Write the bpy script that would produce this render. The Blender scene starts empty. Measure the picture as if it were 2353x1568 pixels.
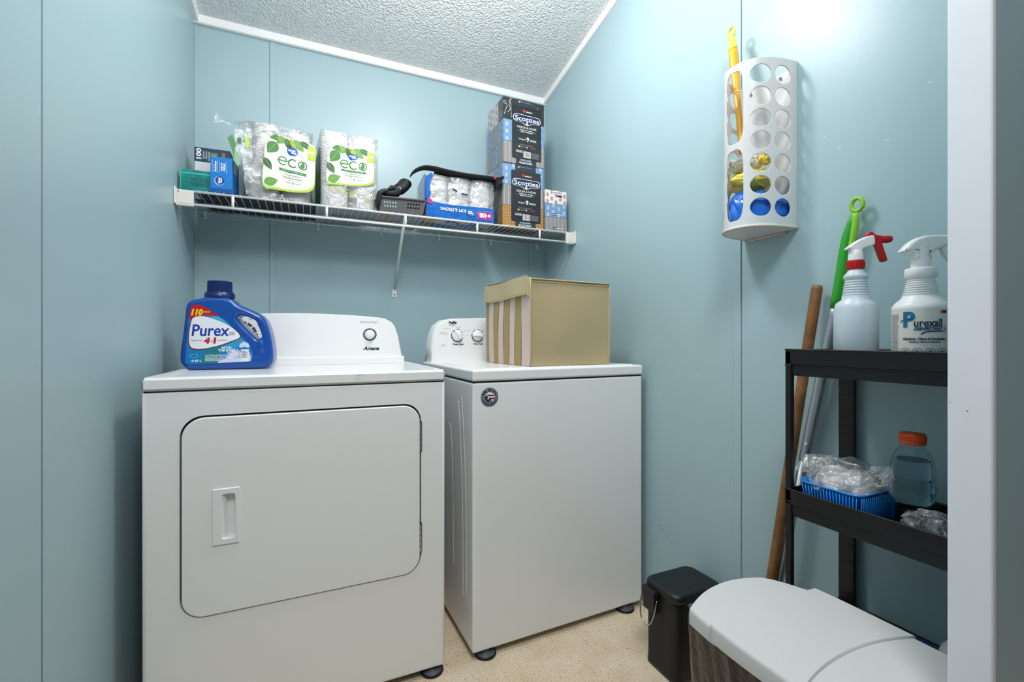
import bpy, bmesh, math, random
from mathutils import Vector, Matrix, noise
random.seed(7)
SC = bpy.context.scene
COL = SC.collection

# ------------------------------------------------------------------ camera
CH = 1.02; YAW = math.radians(24.13); FPX = 1050.0
cd = bpy.data.cameras.new('camera'); cam = bpy.data.objects.new('camera', cd); COL.objects.link(cam)
cam.location = (0, 0, CH); cam.rotation_euler = (math.pi/2, 0, -YAW)
cd.sensor_width = 36.0; cd.lens = FPX/2353*36.0; cd.shift_y = -4.0/2353; cd.clip_start = 0.02
SC.camera = cam
SC.view_settings.view_transform = 'Standard'; SC.view_settings.look = 'None'
SC.view_settings.gamma = 1.0; SC.view_settings.use_curve_mapping = False
SC.view_settings.exposure = 0.0
# ------------------------------------------------------------------ light
w = bpy.data.worlds.new('world'); SC.world = w; w.use_nodes = True
w.node_tree.nodes['Background'].inputs[0].default_value = (0.93, 0.96, 1.0, 1)
w.node_tree.nodes['Background'].inputs[1].default_value = 0.08
def lamp(name, typ, loc, energy, col=(1, 1, 1), **kw):
    l = bpy.data.lights.new(name, typ); l.energy = energy; l.color = col
    for k, v in kw.items(): setattr(l, k, v)
    o = bpy.data.objects.new(name, l); COL.objects.link(o); o.location = loc; return o
lamp('ceiling_light', 'POINT', (0.46, 1.17, 2.31), 26, (1.0, 0.995, 0.98), shadow_soft_size=0.09)
hl = lamp('fill_light', 'AREA', (0.12, -0.25, 2.84), 30, (1.0, 0.995, 0.985), shape='DISK', size=0.6)  # added unseen fill, above and behind the camera, to brighten the appliance fronts
hl.rotation_euler = (math.radians(48), 0, math.radians(-8))

# ------------------------------------------------------------------ helpers
def lin(h):
    h = h.lstrip('#'); c = [int(h[i:i+2], 16)/255 for i in (0, 2, 4)]
    return tuple((x/12.92 if x <= 0.04045 else ((x+0.055)/1.055)**2.4) for x in c) + (1,)
MATS = {}
def mat(name, col='#ffffff', rough=0.5, metal=0.0, bump=None, var=None, alpha=None, trans=0.0, coat=0.0, spec=0.5, sss=0.0, ior=1.45):
    """bump=(scale,strength,dist)  var=(scale,amount)"""
    if name in MATS: return MATS[name]
    m = bpy.data.materials.new(name); m.use_nodes = True; MATS[name] = m
    nt = m.node_tree; b = nt.nodes['Principled BSDF']
    b.inputs['Base Color'].default_value = lin(col); b.inputs['Roughness'].default_value = rough
    b.inputs['Metallic'].default_value = metal; b.inputs['Coat Weight'].default_value = coat
    b.inputs['Specular IOR Level'].default_value = spec; b.inputs['IOR'].default_value = ior
    b.inputs['Transmission Weight'].default_value = trans
    if sss: b.inputs['Subsurface Weight'].default_value = sss; b.inputs['Subsurface Scale'].default_value = 0.02
    if alpha is not None: b.inputs['Alpha'].default_value = alpha
    tc = nt.nodes.new('ShaderNodeTexCoord')
    if var:
        n = nt.nodes.new('ShaderNodeTexNoise'); n.inputs['Scale'].default_value = var[0]; n.inputs['Detail'].default_value = 4
        nt.links.new(tc.outputs['Object'], n.inputs['Vector'])
        mr = nt.nodes.new('ShaderNodeMapRange'); mr.inputs[1].default_value = 0.3; mr.inputs[2].default_value = 0.7
        mr.inputs[3].default_value = 1-var[1]; mr.inputs[4].default_value = 1+var[1]*0.4
        nt.links.new(n.outputs['Fac'], mr.inputs[0])
        mx = nt.nodes.new('ShaderNodeVectorMath'); mx.operation = 'SCALE'
        mx.inputs[0].default_value = lin(col)[:3]; nt.links.new(mr.outputs[0], mx.inputs['Scale'])
        nt.links.new(mx.outputs[0], b.inputs['Base Color'])
    if bump:
        n = nt.nodes.new('ShaderNodeTexNoise'); n.inputs['Scale'].default_value = bump[0]; n.inputs['Detail'].default_value = 3
        nt.links.new(tc.outputs['Object'], n.inputs['Vector'])
        bp = nt.nodes.new('ShaderNodeBump'); bp.inputs['Strength'].default_value = bump[1]; bp.inputs['Distance'].default_value = bump[2]
        nt.links.new(n.outputs['Fac'], bp.inputs['Height']); nt.links.new(bp.outputs[0], b.inputs['Normal'])
    return m
def film(name, col='#ffffff', dens=.1, bscale=30, gloss=0.35, rough=0.12):
    """thin clear plastic film: mostly see-through, some haze, glossy creases"""
    if name in MATS: return MATS[name]
    m = bpy.data.materials.new(name); m.use_nodes = True; MATS[name] = m
    nt = m.node_tree; nt.nodes.clear(); N = nt.nodes.new; L = nt.links.new
    out = N('ShaderNodeOutputMaterial'); tr = N('ShaderNodeBsdfTransparent'); df = N('ShaderNodeBsdfDiffuse'); gl = N('ShaderNodeBsdfGlossy')
    df.inputs[0].default_value = lin(col); gl.inputs['Roughness'].default_value = rough; tr.inputs[0].default_value = (0.97, 0.97, 0.97, 1)
    tc = N('ShaderNodeTexCoord'); vo = N('ShaderNodeTexNoise'); vo.inputs['Scale'].default_value = bscale; vo.inputs['Detail'].default_value = 5; vo.inputs['Distortion'].default_value = 1.2
    L(tc.outputs['Object'], vo.inputs['Vector'])
    bp = N('ShaderNodeBump'); bp.inputs['Strength'].default_value = 1.0; bp.inputs['Distance'].default_value = 0.012; L(vo.outputs['Fac'], bp.inputs['Height'])
    for s in (df, gl): L(bp.outputs[0], s.inputs['Normal'])
    fr = N('ShaderNodeLayerWeight'); fr.inputs['Blend'].default_value = 0.35; L(bp.outputs[0], fr.inputs['Normal'])
    mr = N('ShaderNodeMapRange'); mr.inputs[3].default_value = gloss*0.25; mr.inputs[4].default_value = min(1, gloss*1.8); L(fr.outputs['Fresnel'], mr.inputs[0])
    m1 = N('ShaderNodeMixShader'); m1.inputs[0].default_value = dens; L(tr.outputs[0], m1.inputs[1]); L(df.outputs[0], m1.inputs[2])
    m2 = N('ShaderNodeMixShader'); L(mr.outputs[0], m2.inputs[0]); L(m1.outputs[0], m2.inputs[1]); L(gl.outputs[0], m2.inputs[2])
    L(m2.outputs[0], out.inputs[0]); return m

class MB:
    def __init__(s): s.v = []; s.f = []; s.mi = []; s.sm = []; s.mats = []; s.wn = False
    def mid(s, m):
        if m not in s.mats: s.mats.append(m)
        return s.mats.index(m)
    def add(s, vs, fs, m, smooth=False, M=None):
        o = len(s.v); k = s.mid(m)
        for p in vs: s.v.append(tuple(M @ Vector(p)) if M is not None else tuple(p))
        for f in fs: s.f.append([o+i for i in f]); s.mi.append(k); s.sm.append(smooth)
    def build(s, name, parent=None, loc=None, rz=0):
        me = bpy.data.meshes.new(name); me.from_pydata(s.v, [], s.f)
        for m in s.mats: me.materials.append(m)
        me.polygons.foreach_set('material_index', s.mi); me.polygons.foreach_set('use_smooth', s.sm); me.update()
        o = bpy.data.objects.new(name, me); COL.objects.link(o)
        if s.wn: wn = o.modifiers.new('normals', 'WEIGHTED_NORMAL'); wn.weight = 100
        if parent: o.parent = parent
        if loc is not None: o.location = loc
        if rz: o.rotation_euler.z = rz
        return o
    def bm(s, b, m, smooth=False, M=None):
        b.verts.index_update()
        s.add([v.co[:] for v in b.verts], [[v.index for v in f.verts] for f in b.faces], m, smooth, M); b.free()
    def box(s, x0, x1, y0, y1, z0, z1, m, bev=0, seg=2, M=None, smooth=None):
        b = bmesh.new(); bmesh.ops.create_cube(b, size=1)
        for v in b.verts: v.co = Vector((x0+(v.co.x+.5)*(x1-x0), y0+(v.co.y+.5)*(y1-y0), z0+(v.co.z+.5)*(z1-z0)))
        if bev: bmesh.ops.bevel(b, geom=b.edges[:], offset=bev, segments=seg, profile=0.5, affect='EDGES')
        s.wn = s.wn or bool(bev); s.bm(b, m, bool(bev) if smooth is None else smooth, M)
    def lathe(s, prof, m, n=32, c=(0, 0, 0), sx=1, sy=1, caps=True, smooth=True, M=None, sup=2.0, rot=0):
        vs = []; fs = []
        for r, z in prof:
            for i in range(n):
                a = 2*math.pi*i/n + rot; ca, sa = math.cos(a), math.sin(a)
                if sup != 2.0:
                    k = (abs(ca)**sup+abs(sa)**sup)**(-1/sup); ca *= k; sa *= k
                vs.append((c[0]+r*sx*ca, c[1]+r*sy*sa, c[2]+z))
        for j in range(len(prof)-1):
            for i in range(n):
                k = (i+1) % n; fs.append([j*n+i, j*n+k, (j+1)*n+k, (j+1)*n+i])
        s.add(vs, fs, m, smooth, M)
        if caps:
            s.add(vs[:n], [list(range(n))[::-1]], m, False, M); s.add(vs[-n:], [list(range(n))], m, False, M)
    def tube(s, pts, r, m, n=8, closed=False, smooth=True, caps=True, M=None, flat=1.0):
        P = [Vector(p) for p in pts]; L = len(P); R = r if isinstance(r, (list, tuple)) else [r]*L
        vs = []; fs = []; prev = None
        for i, p in enumerate(P):
            if closed: t = (P[(i+1) % L]-P[i-1])
            else: t = (P[min(i+1, L-1)]-P[max(i-1, 0)])
            t.normalize()
            if prev is None:
                a = Vector((0, 0, 1)) if abs(t.z) < 0.9 else Vector((0, 1, 0)); u = t.cross(a).normalized()
            else: u = (prev - t*prev.dot(t)).normalized()
            prev = u; w_ = t.cross(u)
            for k in range(n):
                a = 2*math.pi*k/n; vs.append(tuple(p+u*math.cos(a)*R[i]+w_*math.sin(a)*R[i]*flat))
        for i in range(L if closed else L-1):
            j = (i+1) % L
            for k in range(n):
                q = (k+1) % n; fs.append([i*n+k, i*n+q, j*n+q, j*n+k])
        if caps and not closed: fs.append(list(range(n))[::-1]); fs.append([(L-1)*n+k for k in range(n)])
        s.add(vs, fs, m, smooth, M)
    def prism(s, poly, y0, y1, m, M=None, smooth=False):
        """poly in xz, extruded along y"""
        n = len(poly); vs = [(x, y0, z) for x, z in poly]+[(x, y1, z) for x, z in poly]
        s.add(vs, [list(range(n)), list(range(n, 2*n))[::-1]], m, False, M)
        s.add(vs, [[i, i+n, (i+1) % n+n, (i+1) % n] for i in range(n)], m, smooth, M)
    def solid(s, loops, half, bev, m, M=None, smooth=True, res=3):
        """2D loops (first outer, others holes) in xy -> rounded solid, thickness 2*half along z"""
        cu = bpy.data.curves.new('t', 'CURVE'); cu.dimensions = '2D'; cu.fill_mode = 'BOTH'
        for lp in loops:
            sp = cu.splines.new('POLY'); sp.points.add(len(lp)-1); sp.use_cyclic_u = True
            for i, p in enumerate(lp): sp.points[i].co = (p[0], p[1], 0, 1)
        cu.extrude = max(half-bev, 0); cu.bevel_depth = bev; cu.bevel_resolution = res; cu.offset = -bev
        s._cv(cu, m, M, smooth)
    def _cv(s, cu, m, M, smooth, post=None):
        o = bpy.data.objects.new('t', cu); COL.objects.link(o)
        dg = bpy.context.evaluated_depsgraph_get(); me = bpy.data.meshes.new_from_object(o.evaluated_get(dg))
        vs = [v.co[:] for v in me.vertices]; fs = [list(p.vertices) for p in me.polygons]
        bpy.data.objects.remove(o); bpy.data.curves.remove(cu); bpy.data.meshes.remove(me)
        if post: return vs, fs
        # smooth shading only on the rounded rim
        flat = []; rim = []
        for f in fs:
            nz = (Vector(vs[f[1]])-Vector(vs[f[0]])).cross(Vector(vs[f[2]])-Vector(vs[f[0]]))
            (flat if nz.length > 0 and abs(nz.normalized().z) > 0.999 else rim).append(f)
        s.add(vs, flat, m, False, M); s.add(vs, rim, m, smooth, M)

TXT = {}
def text_geo(t, bold, shear):
    k = (t, bold, shear)
    if k not in TXT:
        cu = bpy.data.curves.new('t', 'FONT'); cu.body = t; cu.size = 1; cu.offset = bold; cu.shear = shear; cu.resolution_u = 3
        vs, fs = MB()._cv(cu, None, None, False, post=True)
        xs = [v[0] for v in vs]; ys = [v[1] for v in vs]
        TXT[k] = (vs, fs, min(xs), max(xs), min(ys), max(ys))
    return TXT[k]
def plane(O, u, v):
    O = Vector(O); u = Vector(u).normalized(); v = Vector(v).normalized(); n = u.cross(v)
    return lambda x, y, off: O+u*x+v*y+n*off
class Decal:
    def __init__(s, mb, mp, sc=0.00022): s.mb = mb; s.mp = mp; s.sc = sc
    def put(s, vs, fs, m, layer): s.mb.add([s.mp(x, y, layer*s.sc) for x, y in vs], fs, m)
    def poly(s, pts, m, layer=1): s.put(pts, [list(range(len(pts)))], m, layer)
    def rect(s, x0, y0, x1, y1, m, layer=1): s.poly([(x0, y0), (x1, y0), (x1, y1), (x0, y1)], m, layer)
    def rrect(s, x0, y0, x1, y1, r, m, layer=1): s.poly(rrect(x0, y0, x1, y1, r), m, layer)
    def disc(s, x, y, rx, ry, m, layer=1, n=28): s.poly([(x+rx*math.cos(2*math.pi*i/n), y+ry*math.sin(2*math.pi*i/n)) for i in range(n)], m, layer)
    def stroke(s, pts, wd, m, layer=2, closed=False):
        P = [Vector(p) for p in pts]; L = len(P); vs = []; fs = []
        for i, p in enumerate(P):
            t = (P[(i+1) % L]-P[i-1]) if closed else (P[min(i+1, L-1)]-P[max(i-1, 0)])
            if t.length == 0: t = Vector((1, 0))
            t.normalize(); n = Vector((-t.y, t.x)); vs += [tuple(p+n*wd/2), tuple(p-n*wd/2)]
        for i in range(L if closed else L-1):
            j = (i+1) % L; fs.append([2*i+1, 2*j+1, 2*j, 2*i])
        s.put(vs, fs, m, layer)
    def text(s, t, cx, cy, wd, ht, m, bold=0.0, shear=0.0, rot=0.0, layer=3):
        vs, fs, x0, x1, y0, y1 = text_geo(t, bold, shear)
        c, sn = math.cos(rot), math.sin(rot); out = []
        for v in vs:
            x = ((v[0]-x0)/(x1-x0)-.5)*wd; y = ((v[1]-y0)/(y1-y0)-.5)*ht
            out.append((cx+x*c-y*sn, cy+x*sn+y*c))
        s.put(out, fs, m, layer)
    def fine(s, x0, y0, x1, y1, rows, m, layer=3, seed=1):
        """rows of print too small to read: short dashes"""
        rd = random.Random(seed); h = (y1-y0)/rows
        for r in range(rows):
            x = x0; y = y1-(r+.5)*h
            end = x1-(x1-x0)*rd.random()*.15
            while x < end:
                l = (x1-x0)*rd.uniform(.05, .14); s.rect(x, y-h*.24, min(x+l, end), y+h*.24, m, layer); x += l+(x1-x0)*.025
    def barcode(s, x0, y0, x1, y1, m, n=17, layer=3, seed=3, horiz=False):
        rd = random.Random(seed); L = (y1-y0) if horiz else (x1-x0); p = 0
        while p < .97:
            q = rd.choice((.02, .03, .05)); a = p*L; b = min(p+q, 1)*L
            if horiz: s.rect(x0, y0+a, x1, y0+b, m, layer)
            else: s.rect(x0+a, y0, x0+b, y1, m, layer)
            p += q+rd.choice((.02, .03, .045))
def rrect(x0, y0, x1, y1, r, n=6):
    out = []
    for cx, cy, a0 in ((x1-r, y0+r, -90), (x1-r, y1-r, 0), (x0+r, y1-r, 90), (x0+r, y0+r, 180)):
        for i in range(n+1):
            a = math.radians(a0+90*i/n); out.append((cx+r*math.cos(a), cy+r*math.sin(a)))
    return out
def cat(pts, n=5, closed=True):
    out = []; L = len(pts)
    for i in range(L if closed else L-1):
        g = (lambda k: pts[k % L]) if closed else (lambda k: pts[max(0, min(L-1, k))])
        p0, p1, p2, p3 = g(i-1), g(i), g(i+1), g(i+2)
        for j in range(n):
            t = j/n
            out.append(tuple(0.5*(2*b+(c-a)*t+(2*a-5*b+4*c-d)*t*t+(3*b-a-3*c+d)*t**3) for a, b, c, d in zip(p0, p1, p2, p3)))
    if not closed: out.append(tuple(pts[-1]))
    return out
def tag(o, label, cat_=None, group=None, kind=None):
    if label: o['label'] = label
    if cat_: o['category'] = cat_
    if group: o['group'] = group
    if kind: o['kind'] = kind
    return o
def thing(name, label, cat_, loc=(0, 0, 0), rz=0, group=None):
    o = bpy.data.objects.new(name, None); COL.objects.link(o); o.location = loc; o.rotation_euler.z = rz
    o.empty_display_size = 0.02
    return tag(o, label, cat_, group)
def struct(mb, name, label=None):
    o = mb.build(name); o['kind'] = 'structure'
    if label: o['label'] = label
    return o
XY2XZ = Matrix(((1, 0, 0, 0), (0, 0, -1, 0), (0, 1, 0, 0), (0, 0, 0, 1)))     # xy sheet -> stands up in xz, +z of sheet faces -y (the viewer)

# ------------------------------------------------------------------ materials
def wall_mat():
    m = mat('wall_paint', '#a4bdc4', 0.36, bump=(220, 0.06, 0.002), var=(1.3, 0.03)); return m
M_WALL = wall_mat()
M_WHITE = mat('trim_white', '#f4f4f4', 0.45)
M_JAMB = mat('jamb_white', '#ededf5', 0.5, var=(9, 0.03))
M_ENAM = mat('white_enamel', '#efefef', 0.28, coat=0.3, bump=(500, 0.03, 0.001))
M_CONS = mat('console_plastic', '#eeeff0', 0.3)
M_DARKGAP = mat('gap_dark', '#2b3338', 0.6)
M_BLACK = mat('black_plastic', '#0d0d0f', 0.42, bump=(900, 0.15, 0.001))
M_INK = mat('ink_black', '#101013', 0.5)
M_CHROME = mat('chrome', '#b9babc', 0.22, 1.0)
M_WIRE = mat('white_coated_wire', '#e9e8e8', 0.35)
M_BRK = mat('ivory_plastic', '#dcd8d2', 0.45)
M_PAPER = mat('paper_white', '#f3f0ef', 0.8, bump=(160, 0.5, 0.002))
M_WPRINT = mat('print_white', '#f2f2f2', 0.5)
M_GREYP = mat('print_grey', '#8a8c90', 0.5)
M_NAVY = mat('print_navy', '#14203a', 0.5)

def ceiling_mat():
    m = bpy.data.materials.new('popcorn_ceiling'); m.use_nodes = True; nt = m.node_tree; b = nt.nodes['Principled BSDF']
    b.inputs['Roughness'].default_value = 0.9; b.inputs['Base Color'].default_value = lin('#fbfbfb')
    N = nt.nodes.new; L = nt.links.new; tc = N('ShaderNodeTexCoord')
    n1 = N('ShaderNodeTexNoise'); n1.inputs['Scale'].default_value = 95; n1.inputs['Detail'].default_value = 3; n1.inputs['Roughness'].default_value = 0.6
    vo = N('ShaderNodeTexVoronoi'); vo.inputs['Scale'].default_value = 120
    L(tc.outputs['Object'], n1.inputs['Vector']); L(tc.outputs['Object'], vo.inputs['Vector'])
    ad = N('ShaderNodeMath'); ad.operation = 'SUBTRACT'; L(n1.outputs['Fac'], ad.inputs[0])
    sc = N('ShaderNodeMath'); sc.operation = 'MULTIPLY'; sc.inputs[1].default_value = 0.5; L(vo.outputs['Distance'], sc.inputs[0]); L(sc.outputs[0], ad.inputs[1])
    bp = N('ShaderNodeBump'); bp.inputs['Strength'].default_value = 1.0; bp.inputs['Distance'].default_value = 0.013
    L(ad.outputs[0], bp.inputs['Height']); L(bp.outputs[0], b.inputs['Normal']); return m
def floor_mat():
    m = bpy.data.materials.new('speckled_vinyl'); m.use_nodes = True; nt = m.node_tree; b = nt.nodes['Principled BSDF']
    b.inputs['Roughness'].default_value = 0.45
    N = nt.nodes.new; L = nt.links.new; tc = N('ShaderNodeTexCoord')
    def spots(scale, t0, t1, stretch=1.0):
        mp = N('ShaderNodeMapping'); mp.inputs['Scale'].default_value = (scale, scale*stretch, scale); L(tc.outputs['Object'], mp.inputs[0])
        n = N('ShaderNodeTexNoise'); n.inputs['Scale'].default_value = 1; n.inputs['Detail'].default_value = 2; L(mp.outputs[0], n.inputs['Vector'])
        r = N('ShaderNodeMapRange'); r.inputs[1].default_value = t0; r.inputs[2].default_value = t1; L(n.outputs['Fac'], r.inputs[0]); return r.outputs[0]
    base = N('ShaderNodeMixRGB'); base.inputs[1].default_value = lin('#d8c2a4'); base.inputs[2].default_value = lin('#e6d4ba'); L(spots(7, .35, .65), base.inputs[0])
    def layer(prev, fac, col, k):
        mu = N('ShaderNodeMath'); mu.operation = 'MULTIPLY'; mu.inputs[1].default_value = k; L(fac, mu.inputs[0])
        x = N('ShaderNodeMixRGB'); x.inputs[2].default_value = lin(col); L(prev, x.inputs[1]); L(mu.outputs[0], x.inputs[0]); return x.outputs[0]
    c = layer(base.outputs[0], spots(300, .615, .67, .8), '#5d4c3e', .9)
    c = layer(c, spots(170, .66, .69), '#3c3029', .95)
    c = layer(c, spots(240, .62, .66), '#efe3cf', .5)
    br = N('ShaderNodeTexBrick'); br.inputs['Scale'].default_value = 1; br.inputs['Mortar Size'].default_value = 0.0012; br.inputs['Brick Width'].default_value = 0.305
    br.inputs['Row Height'].default_value = 0.305; br.offset = 0; br.inputs['Mortar Smooth'].default_value = 0.4
    mp = N('ShaderNodeMapping'); mp.inputs['Location'].default_value = (0.06, 0.03, 0); L(tc.outputs['Object'], mp.inputs[0]); L(mp.outputs[0], br.inputs['Vector'])
    c = layer(c, br.outputs['Fac'], '#b49f84', .5)
    L(c, b.inputs['Base Color']); return m

# ------------------------------------------------------------------ room shell
D = 2.22; XL = -0.418; XR = 1.193; CZ0 = 2.330; SL = 0.208
def cz(y): return CZ0+SL*(D-y)
JX, JY0, JY1 = 0.80, 0.282, 0.325
m = MB(); m.box(-0.6, -0.1482, D, D+.06, 0, 2.6, M_WALL); m.box(-0.147, 1.3, D, D+.06, 0, 2.6, M_WALL)
m.box(-0.2, 0, D+.012, D+.05, 0, 2.6, M_WALL)
m.box(-.147, -.124, D-.004, D, 0, CZ0, M_WALL, .0012); m.box(1.094, 1.118, D-.004, D, 0, CZ0, M_WALL, .0012)
m.box(XL, XL+.012, D-.004, D, 0, CZ0, M_WALL, .0012); struct(m, 'wall_back')
m = MB(); m.box(XL-.06, XL, -1.6, 1.0485, 0, 3.2, M_WALL); m.box(XL-.06, XL, 1.0555, D+.02, 0, 3.2, M_WALL); m.box(XL-.08, XL-.010, 1.0, 1.1, 0, 3.2, M_WALL)
struct(m, 'wall_left')
m = MB(); m.box(XR, XR+.06, JY1-.01, .9715, 0, 3.2, M_WALL); m.box(XR, XR+.06, .9735, D+.02, 0, 3.2, M_WALL); m.box(XR+.006, XR+.07, .9, 1.05, 0, 3.2, M_WALL)
m.box(XR-.0035, XR, .9735, .999, 0, 2.56, M_WALL, .001)
rd = random.Random(5)
Dw = Decal(m, plane((XR, 0, 0), (0, -1, 0), (0, 0, 1)))
M_SCUFF = mat('scuff_dark', '#4d5f66', 0.7); M_CHIP = mat('chip_white', '#dfe6ea', 0.7)
for _ in range(26): # scuffs low on the wall next to the washer
    y = -1.33+rd.random()*.07; z = .325-(y+1.33)*.5+rd.gauss(0, .006); Dw.rect(y, z, y+rd.uniform(.001, .005), z+rd.uniform(.0008, .002), M_SCUFF)
for (y, z) in ((-.735, 1.53), (-.70, 1.49), (-1.0, 1.41), (-.52, 1.56), (-.60, 1.47), (-1.15, .9)): Dw.poly([(y, z), (y+.008, z-.0015), (y+.009, z-.0005), (y+.001, z+.002)], M_CHIP)
struct(m, 'wall_right')
m = MB(); m.box(JX+.006, 2.6, JY0, JY1, 0, 3.2, M_WALL); struct(m, 'wall_front')
m = MB(); m.box(JX-.004, JX+.007, JY0-.0015, JY1+.0015, 0, 3.2, M_JAMB, .003, 3)
Dj = Decal(m, plane((JX-.004, JY1, 0), (0, -1, 0), (0, 0, 1)))
Dj.disc(.020, .925, .0009, .0007, M_SCUFF); Dj.disc(.002, .934, .0006, .0009, M_SCUFF)
struct(m, 'trim_4', 'white door jamb edge in the right foreground')
m = MB(); m.box(-.6, 2.7, -1.6, D+.1, -.04, 0, floor_mat()); struct(m, 'floor')
m = MB(); CE = ceiling_mat(); m.add([(-.6, D+.05, cz(D+.05)), (1.35, D+.05, cz(D+.05)), (1.35, JY1, cz(JY1)), (-.6, JY1, cz(JY1)),
    (-.6, D+.05, cz(D)+.1), (1.35, D+.05, cz(D)+.1), (1.35, JY1, cz(JY1)+.1), (-.6, JY1, cz(JY1)+.1)],
    [[3, 2, 1, 0], [4, 5, 6, 7], [0, 1, 5, 4], [1, 2, 6, 5], [2, 3, 7, 6], [3, 0, 4, 7]], CE); struct(m, 'ceiling')
def crown(name, a, b, n, h=.030, w_=.019):
    a = Vector(a); b = Vector(b); n = Vector(n); up = Vector((0, 0, 1)); vs = []
    prof = [(0, -h), (w_*.75, -h), (w_, -h+.004), (w_, .004), (0, .004)]
    for p in (a, b): vs += [tuple(p+n*x+up*z) for x, z in prof]
    k = len(prof); m = MB(); m.add(vs, [[i, (i+1) % k, (i+1) % k+k, i+k] for i in range(k)]+[list(range(k)), list(range(k, 2*k))[::-1]], M_WHITE); struct(m, name)
crown('trim_1', (XL, D, cz(D)), (XR, D, cz(D)), (0, -1, 0))
crown('trim_2', (XR, D, cz(D)), (XR, JY1, cz(JY1)), (-1, 0, 0)); crown('trim_3', (XL, D, cz(D)), (XL, JY1, cz(JY1)), (1, 0, 0))

# ------------------------------------------------------------------ dryer
def ring_face(m, outer, inner, y, mt):
    n = len(inner); vs = [(x, y, z) for x, z in outer]+[(x, y, z) for x, z in inner]
    m.add(vs, [[i, (i+1) % n, (i+1) % n+n, i+n] for i in range(n)], mt)
def project_rect(inner, x0, z0, x1, z1):
    cx, cz_ = (x0+x1)/2, (z0+z1)/2; out = []
    ix = [p[0] for p in inner]; iz = [p[1] for p in inner]; icx, icz = (min(ix)+max(ix))/2, (min(iz)+max(iz))/2
    hx, hz = (max(ix)-min(ix))/2, (max(iz)-min(iz))/2
    for x, z in inner:
        u, v = (x-icx)/hx, (z-icz)/hz; k = max(abs(u), abs(v)); u /= k; v /= k
        out.append((cx+u*(x1-x0)/2, cz_+v*(z1-z0)/2))
    # snap exact corners
    for c in ((x0, z0), (x1, z0), (x1, z1), (x0, z1)):
        i = min(range(len(out)), key=lambda i: (out[i][0]-c[0])**2+(out[i][1]-c[1])**2); out[i] = c
    return out
def wall_loop(m, loop, y0, y1, mt, smooth=True, flip=False):
    n = len(loop); vs = [(x, y0, z) for x, z in loop]+[(x, y1, z) for x, z in loop]
    m.add(vs, [([i, i+n, (i+1) % n+n, (i+1) % n] if not flip else [i, (i+1) % n, (i+1) % n+n, i+n]) for i in range(n)], mt, smooth)
DRY = thing('dryer', 'white front loading dryer with a large door, left of the washer', 'dryer', (0.011, 1.36, 0))
hw = .374
m = MB()
DX0, DX1, DZ0, DZ1 = -.298, .300, .323, .829
hole = rrect(DX0, DZ0, DX1, DZ1, .052, 10)
# body with rounded vertical edges: front panel ring + sides
rf = .010
outer = project_rect(hole, -hw+rf, .022+rf, hw-rf, .8905-.004)
ring_face(m, outer, hole, 0, M_ENAM)
fr = [(-hw+rf, .022+rf), (hw-rf, .022+rf), (hw-rf, .8865), (-hw+rf, .8865)]
def rim(m, mt, x0, x1, z0, z1, r, y0, y1, segs=4):
    """rounded edge from the front frame back to the sides"""
    L = []
    for k in range(segs+1):
        a = math.pi/2*k/segs; e = r*(1-math.sin(a)) ; yy = y0+r*(1-math.cos(a))
        L.append([(x0+e, yy, z0+e), (x1-e, yy, z0+e), (x1-e, yy, z1-e*.4), (x0+e, yy, z1-e*.4)])
    L.append([(x0, y1, z0), (x1, y1, z0), (x1, y1, z1), (x0, y1, z1)])
    vs = [p for l in L for p in l]; fs = []
    for j in range(len(L)-1):
        for i in range(4): k = (i+1) % 4; fs.append([j*4+i, (j+1)*4+i, (j+1)*4+k, j*4+k])
    fs.append([len(vs)-4, len(vs)-1, len(vs)-2, len(vs)-3]); m.add(vs, fs, mt, True)
m.wn = True; rim(m, M_ENAM, -hw, hw, .022, .8905, rf, 0, .64)
wall_loop(m, hole, 0, .012, M_ENAM)
m.add([(x, .012, z) for x, z in hole], [list(range(len(hole)))], M_DARKGAP)
m.box(-hw+.004, hw-.004, .004, .64, .886, .894, M_DARKGAP)
m.build('cabinet', DRY)
m = MB(); b = bmesh.new(); bmesh.ops.create_cube(b, size=1)      # deck with a raised rim
for v in b.verts: v.co = Vector(((v.co.x)*2*(hw+.001), -.003+(v.co.y+.5)*.665, .8935+(v.co.z+.5)*.0335))
top = [f for f in b.faces if f.normal.z > .9]; r_ = bmesh.ops.inset_region(b, faces=top, thickness=.024); r2 = bmesh.ops.inset_region(b, faces=top, thickness=.008, depth=-.005)
bmesh.ops.bevel(b, geom=[e for e in b.edges if e.calc_length() > .02 and e.calc_face_angle(0) > .9], offset=.006, segments=3, affect='EDGES')
m.bm(b, M_ENAM, True); m.wn = True
Dd = Decal(m, plane((0, -.0032, 0), (1, 0, 0), (0, 0, 1)))
M_SCR = mat('scratch_grey', '#9a9c9f', 0.6)
for i in range(14):
    x = .122+rd.uniform(-.01, .012); z = .905+rd.uniform(-.006, .017); Dd.rect(x, z, x+rd.uniform(.001, .004), z+rd.uniform(.0006, .0015), M_SCR)
m.build('top_panel', DRY)
dz = MB(); Dz = Decal(dz, plane((0, -.0005, 0), (1, 0, 0), (0, 0, 1)))
# door (rounded slab with a hole for the handle cup)
m = MB(); dl = rrect(DX0+.0045, DZ0+.003, DX1-.0045, DZ1-.0055, .049, 10)
hx0, hx1, hz0, hz1 = -.2275, -.171, .5015, .6405
hl_ = rrect(hx0+.018, hz0+.012, hx1-.0075, hz1-.012, .007, 10)
outer = project_rect(hl_, hx0, hz0, hx1, hz1)
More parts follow.
